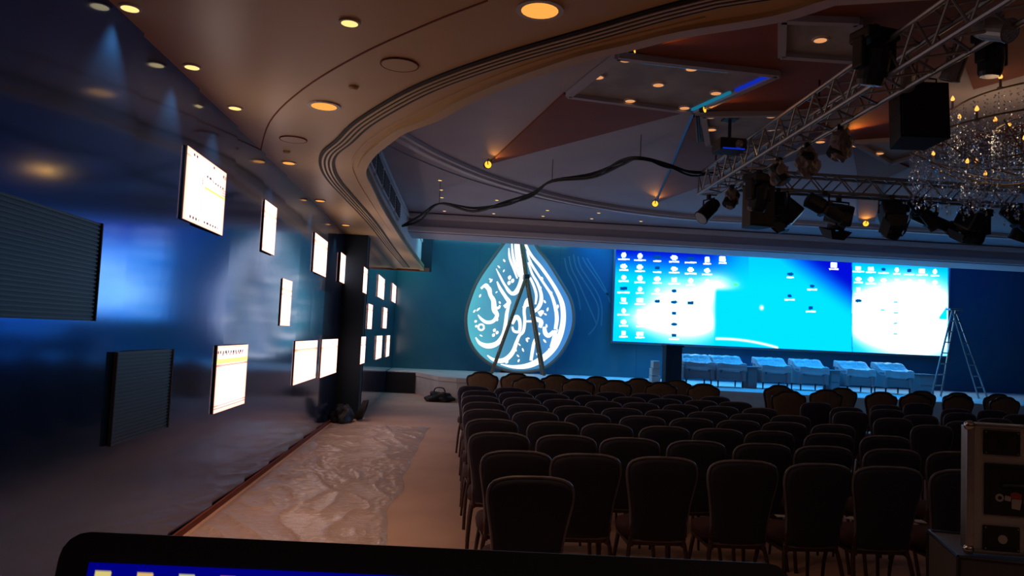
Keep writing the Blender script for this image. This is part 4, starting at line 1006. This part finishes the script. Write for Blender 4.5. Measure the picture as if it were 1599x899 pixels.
for a in (.1, 1.0):
    for b in (.08, Ld-.08): MB().lathe([(.045, -.02), (.045, .02)], 14, Matrix.Translation((a, b, .046)) @ Matrix.Rotation(math.pi/2, 4, 'Y')).build('castor', m_black, tr)
fc_y = 3.42
c0 = aty(1510, 664, fc_y); c1 = aty(1507, 882, fc_y)
zb_ = tz; Hc_ = c0.z-zb_
fc = thing('flight_case', 'grey slim flight case with aluminium edges standing upright beside the chairs', 'flight case', (c0.x, fc_y, zb_+.014), math.radians(-14))
Wc = .95; Dc = .062
MB().box((Wc/2, Dc/2, Hc_/2), (Wc-.02, Dc-.01, Hc_-.02)).build('shell', m_case, fc)
for x in (.016, Wc-.016): MB().box((x, Dc/2, Hc_/2), (.034, Dc+.006, Hc_-.03), bev=.005).build('edge_extrusion', m_alu, fc)
for z in (.010, Hc_-.010): MB().box((Wc/2, Dc/2, z), (Wc-.03, Dc+.006, .020), bev=.004).build('edge_extrusion', m_alu, fc)
for x in (.012, Wc-.012):
    for z in (.014, Hc_-.014):
        c = MB(); bm = bmesh.new(); bmesh.ops.create_uvsphere(bm, u_segments=14, v_segments=10, radius=.024); bm.verts.index_update()
        c.add([v.co[:] for v in bm.verts], [[v.index for v in f.verts] for f in bm.faces], Matrix.Translation((x, .004, z))); bm.free(); c.build('ball_corner', m_steel, fc, smooth=True)
def latch(cx, cz, w=.155, h=.112, tab=False):
    o = MB().box((cx, -.001, cz), (w, .012, h), bev=.004).build('latch_dish', m_black2, fc)
    MB().box((cx, -.008, cz), (w*.78, .004, h*.74), bev=.002).build('recess', m_black, o)
    MB().lathe([(.018, 0), (.020, .008)], 14, Matrix.Translation((cx, -.010, cz)) @ Matrix.Rotation(math.pi/2, 4, 'X')).build('butterfly_turn', m_paper if tab else m_black2, o)
    for a in (-1, 1):
        for b in (-1, 1): MB().lathe([(.004, 0), (.003, .003)], 8, Matrix.Translation((cx+a*w*.44, -.007, cz+b*h*.42)) @ Matrix.Rotation(math.pi/2, 4, 'X')).build('rivet', m_alu, o)
latch(.148, Hc_-.085); latch(.148, .075, tab=True)
for kx in (.80,): latch(kx, Hc_-.085); latch(kx, .075)
o = MB().box((.235, -.002, Hc_*.50), (.32, .012, .235), bev=.005).build('handle_dish', m_black2, fc)
MB().box((.235, -.009, Hc_*.50), (.27, .004, .19), bev=.002).build('recess', m_black, o)
MB().tube(smooth_path([(.15, -.012, Hc_*.52), (.16, -.024, Hc_*.54), (.31, -.024, Hc_*.54), (.32, -.012, Hc_*.52)], 4), .008, 6).build('handle', m_black2, o)
zz = Hc_*.44
def lab_piece(poly, m, nm='label_piece'): MB().prism([(a, b) for a, b in poly], .003, Matrix(((1, 0, 0, .0), (0, 0, -1, -.013), (0, 1, 0, 0), (0, 0, 0, 1)))).build(nm, m, o)
ringp = [(.135+.018*math.cos(q), zz+.018*math.sin(q)) for q in np.linspace(0, 6.283, 15)[:-1]]
lab_piece(ringp, m_paper); lab_piece([(.155, zz-.01), (.18, zz-.014), (.185, zz+.008), (.158, zz+.012)], m_paper)
lab_piece([(.178, zz+.002), (.225, zz-.004), (.228, zz+.02), (.205, zz+.03), (.182, zz+.024)], m_red)
lab_piece([(.185, zz-.045), (.22, zz-.05), (.228, zz-.004), (.186, zz-.002)], m_paper)
lab_piece([(.235, zz-.018), (.27, zz-.02), (.272, zz+.012), (.24, zz+.014)], m_paper)
MB().lathe([(.008, 0), (.008, .002)], 12, Matrix.Translation((.135, -.016, zz)) @ Matrix.Rotation(math.pi/2, 4, 'X')).build('label_hole', m_black, o)
# ================================================================== LAPTOP on its stand
LDY = .45
tl, trr = aty(88, 832, LDY), aty(1215, 884, LDY)
lw = (trr-tl).length; mid = (tl+trr)/2; roll_l = math.atan2(trr.z-tl.z, trr.x-tl.x)
lh = .27; tilt = math.radians(14)
base_z = mid.z-lh*math.cos(tilt)-.0235
m_lid = mat('dark_grey_plastic', (0.035, 0.04, 0.042), 0.6)
lp = thing('laptop', 'black open laptop with a blue lit screen, standing close to the camera', 'laptop', (mid.x, LDY-lh*math.sin(tilt), base_z), 0)
MB().box((0, -.13, .012), (lw-.01, .26, .022), bev=.006).build('keyboard_base', m_black2, lp)
kb = MB()
for r in range(5):
    for c in range(14): MB_ = kb.box((-.16*lw/.41+c*.0245*lw/.41, -.05-r*.021, .026), (.020, .017, .006))
tag(kb.build('keys', m_black, lp), kind='stuff')
Ml = Matrix.Translation((0, 0, .025)) @ Matrix.Rotation(-roll_l, 4, 'Y') @ Matrix.Rotation(-tilt, 4, 'X')
def rr(w, h, r, n=5):
    P = []
    for cx_q, cy_q, a0 in ((w/2-r, h-r, 0), (-w/2+r, h-r, 90), (-w/2+.004, .004, 180), (w/2-.004, .004, 270)):
        rq = r if cy_q > .01 else .004
        for i in range(n): a = math.radians(a0+90*i/(n-1)); P.append((cx_q+rq*math.cos(a), cy_q+rq*math.sin(a)))
    return P
MB().prism(rr(lw, lh, .014), .009, Ml @ Matrix(((1, 0, 0, 0), (0, 0, -1, .0045), (0, 1, 0, 0), (0, 0, 0, 1)))).build('lid', m_lid, lp)
def lap_paint(S, T):
    c = np.zeros(S.shape+(3,)); c[...] = (.0, .0, .28)
    cols_ = [(.9, .75, .25), (.95, .6, .2), (.8, .8, .4), (.9, .25, .12), (.8, .85, .5), (.8, .8, .5), (.7, .8, .8), (.9, .8, .3)]
    for i in range(12):
        sx = .022+i*.058
        for r in range(5):
            ty = .045+r*.19
            bx = (np.abs(S-sx) < .011) & (np.abs(T-ty) < .028); k = cols_[(i+3*r) % 8]
            c[bx] = k
            if (i+r) % 3 != 0: c[bx & (S > sx-.004) & (T > ty-.012) & (T < ty-.002)] = (.1, .08, .1)
            if i % 2 == 0: c[bx & (S > sx) & (T > ty+.006)] = (.0, .0, .28)
            tx = (np.abs(S-sx) < .020) & (np.abs(T-ty-.055) < .010) & (np.sin(S*900) > -.2); c[tx] = (.7, .7, .8)
    c[T > .955] = (.02, .03, .08)
    return c
m_lap = paint_mat('laptop_picture', .75)
bz = .0165
sO = Ml @ Vector((-lw/2+bz, -.0052, lh-.0155)); sU = (Ml.to_3x3() @ Vector((lw-2*bz, 0, 0))); sV = (Ml.to_3x3() @ Vector((0, 0, -(lh-.035))))
screen_grid('display', sO, sU, sV, 500, 200, lap_paint, m_lap, lp)
pd = thing('control_case', 'tall black road case under the laptop', 'case', (mid.x, .28, 0))
MB().box((0, 0, base_z/2+.03), (lw+.12, .46, base_z-.065), bev=.008).build('body', m_black, pd)
for s in (-1, 1):
    rod('edge_extrusion', (s*(lw+.12)/2, -.23, .06), (s*(lw+.12)/2, -.23, base_z-.004), .008, m_alu, pd); rod('edge_extrusion', (s*(lw+.12)/2, .23, .06), (s*(lw+.12)/2, .23, base_z-.004), .008, m_alu, pd)
    for q in (-.17, .17): MB().lathe([(.04, -.015), (.04, .015)], 14, Matrix.Translation((s*(lw/2-.02), q, .041)) @ Matrix.Rotation(math.pi/2, 4, 'Y')).build('castor', m_black, pd)
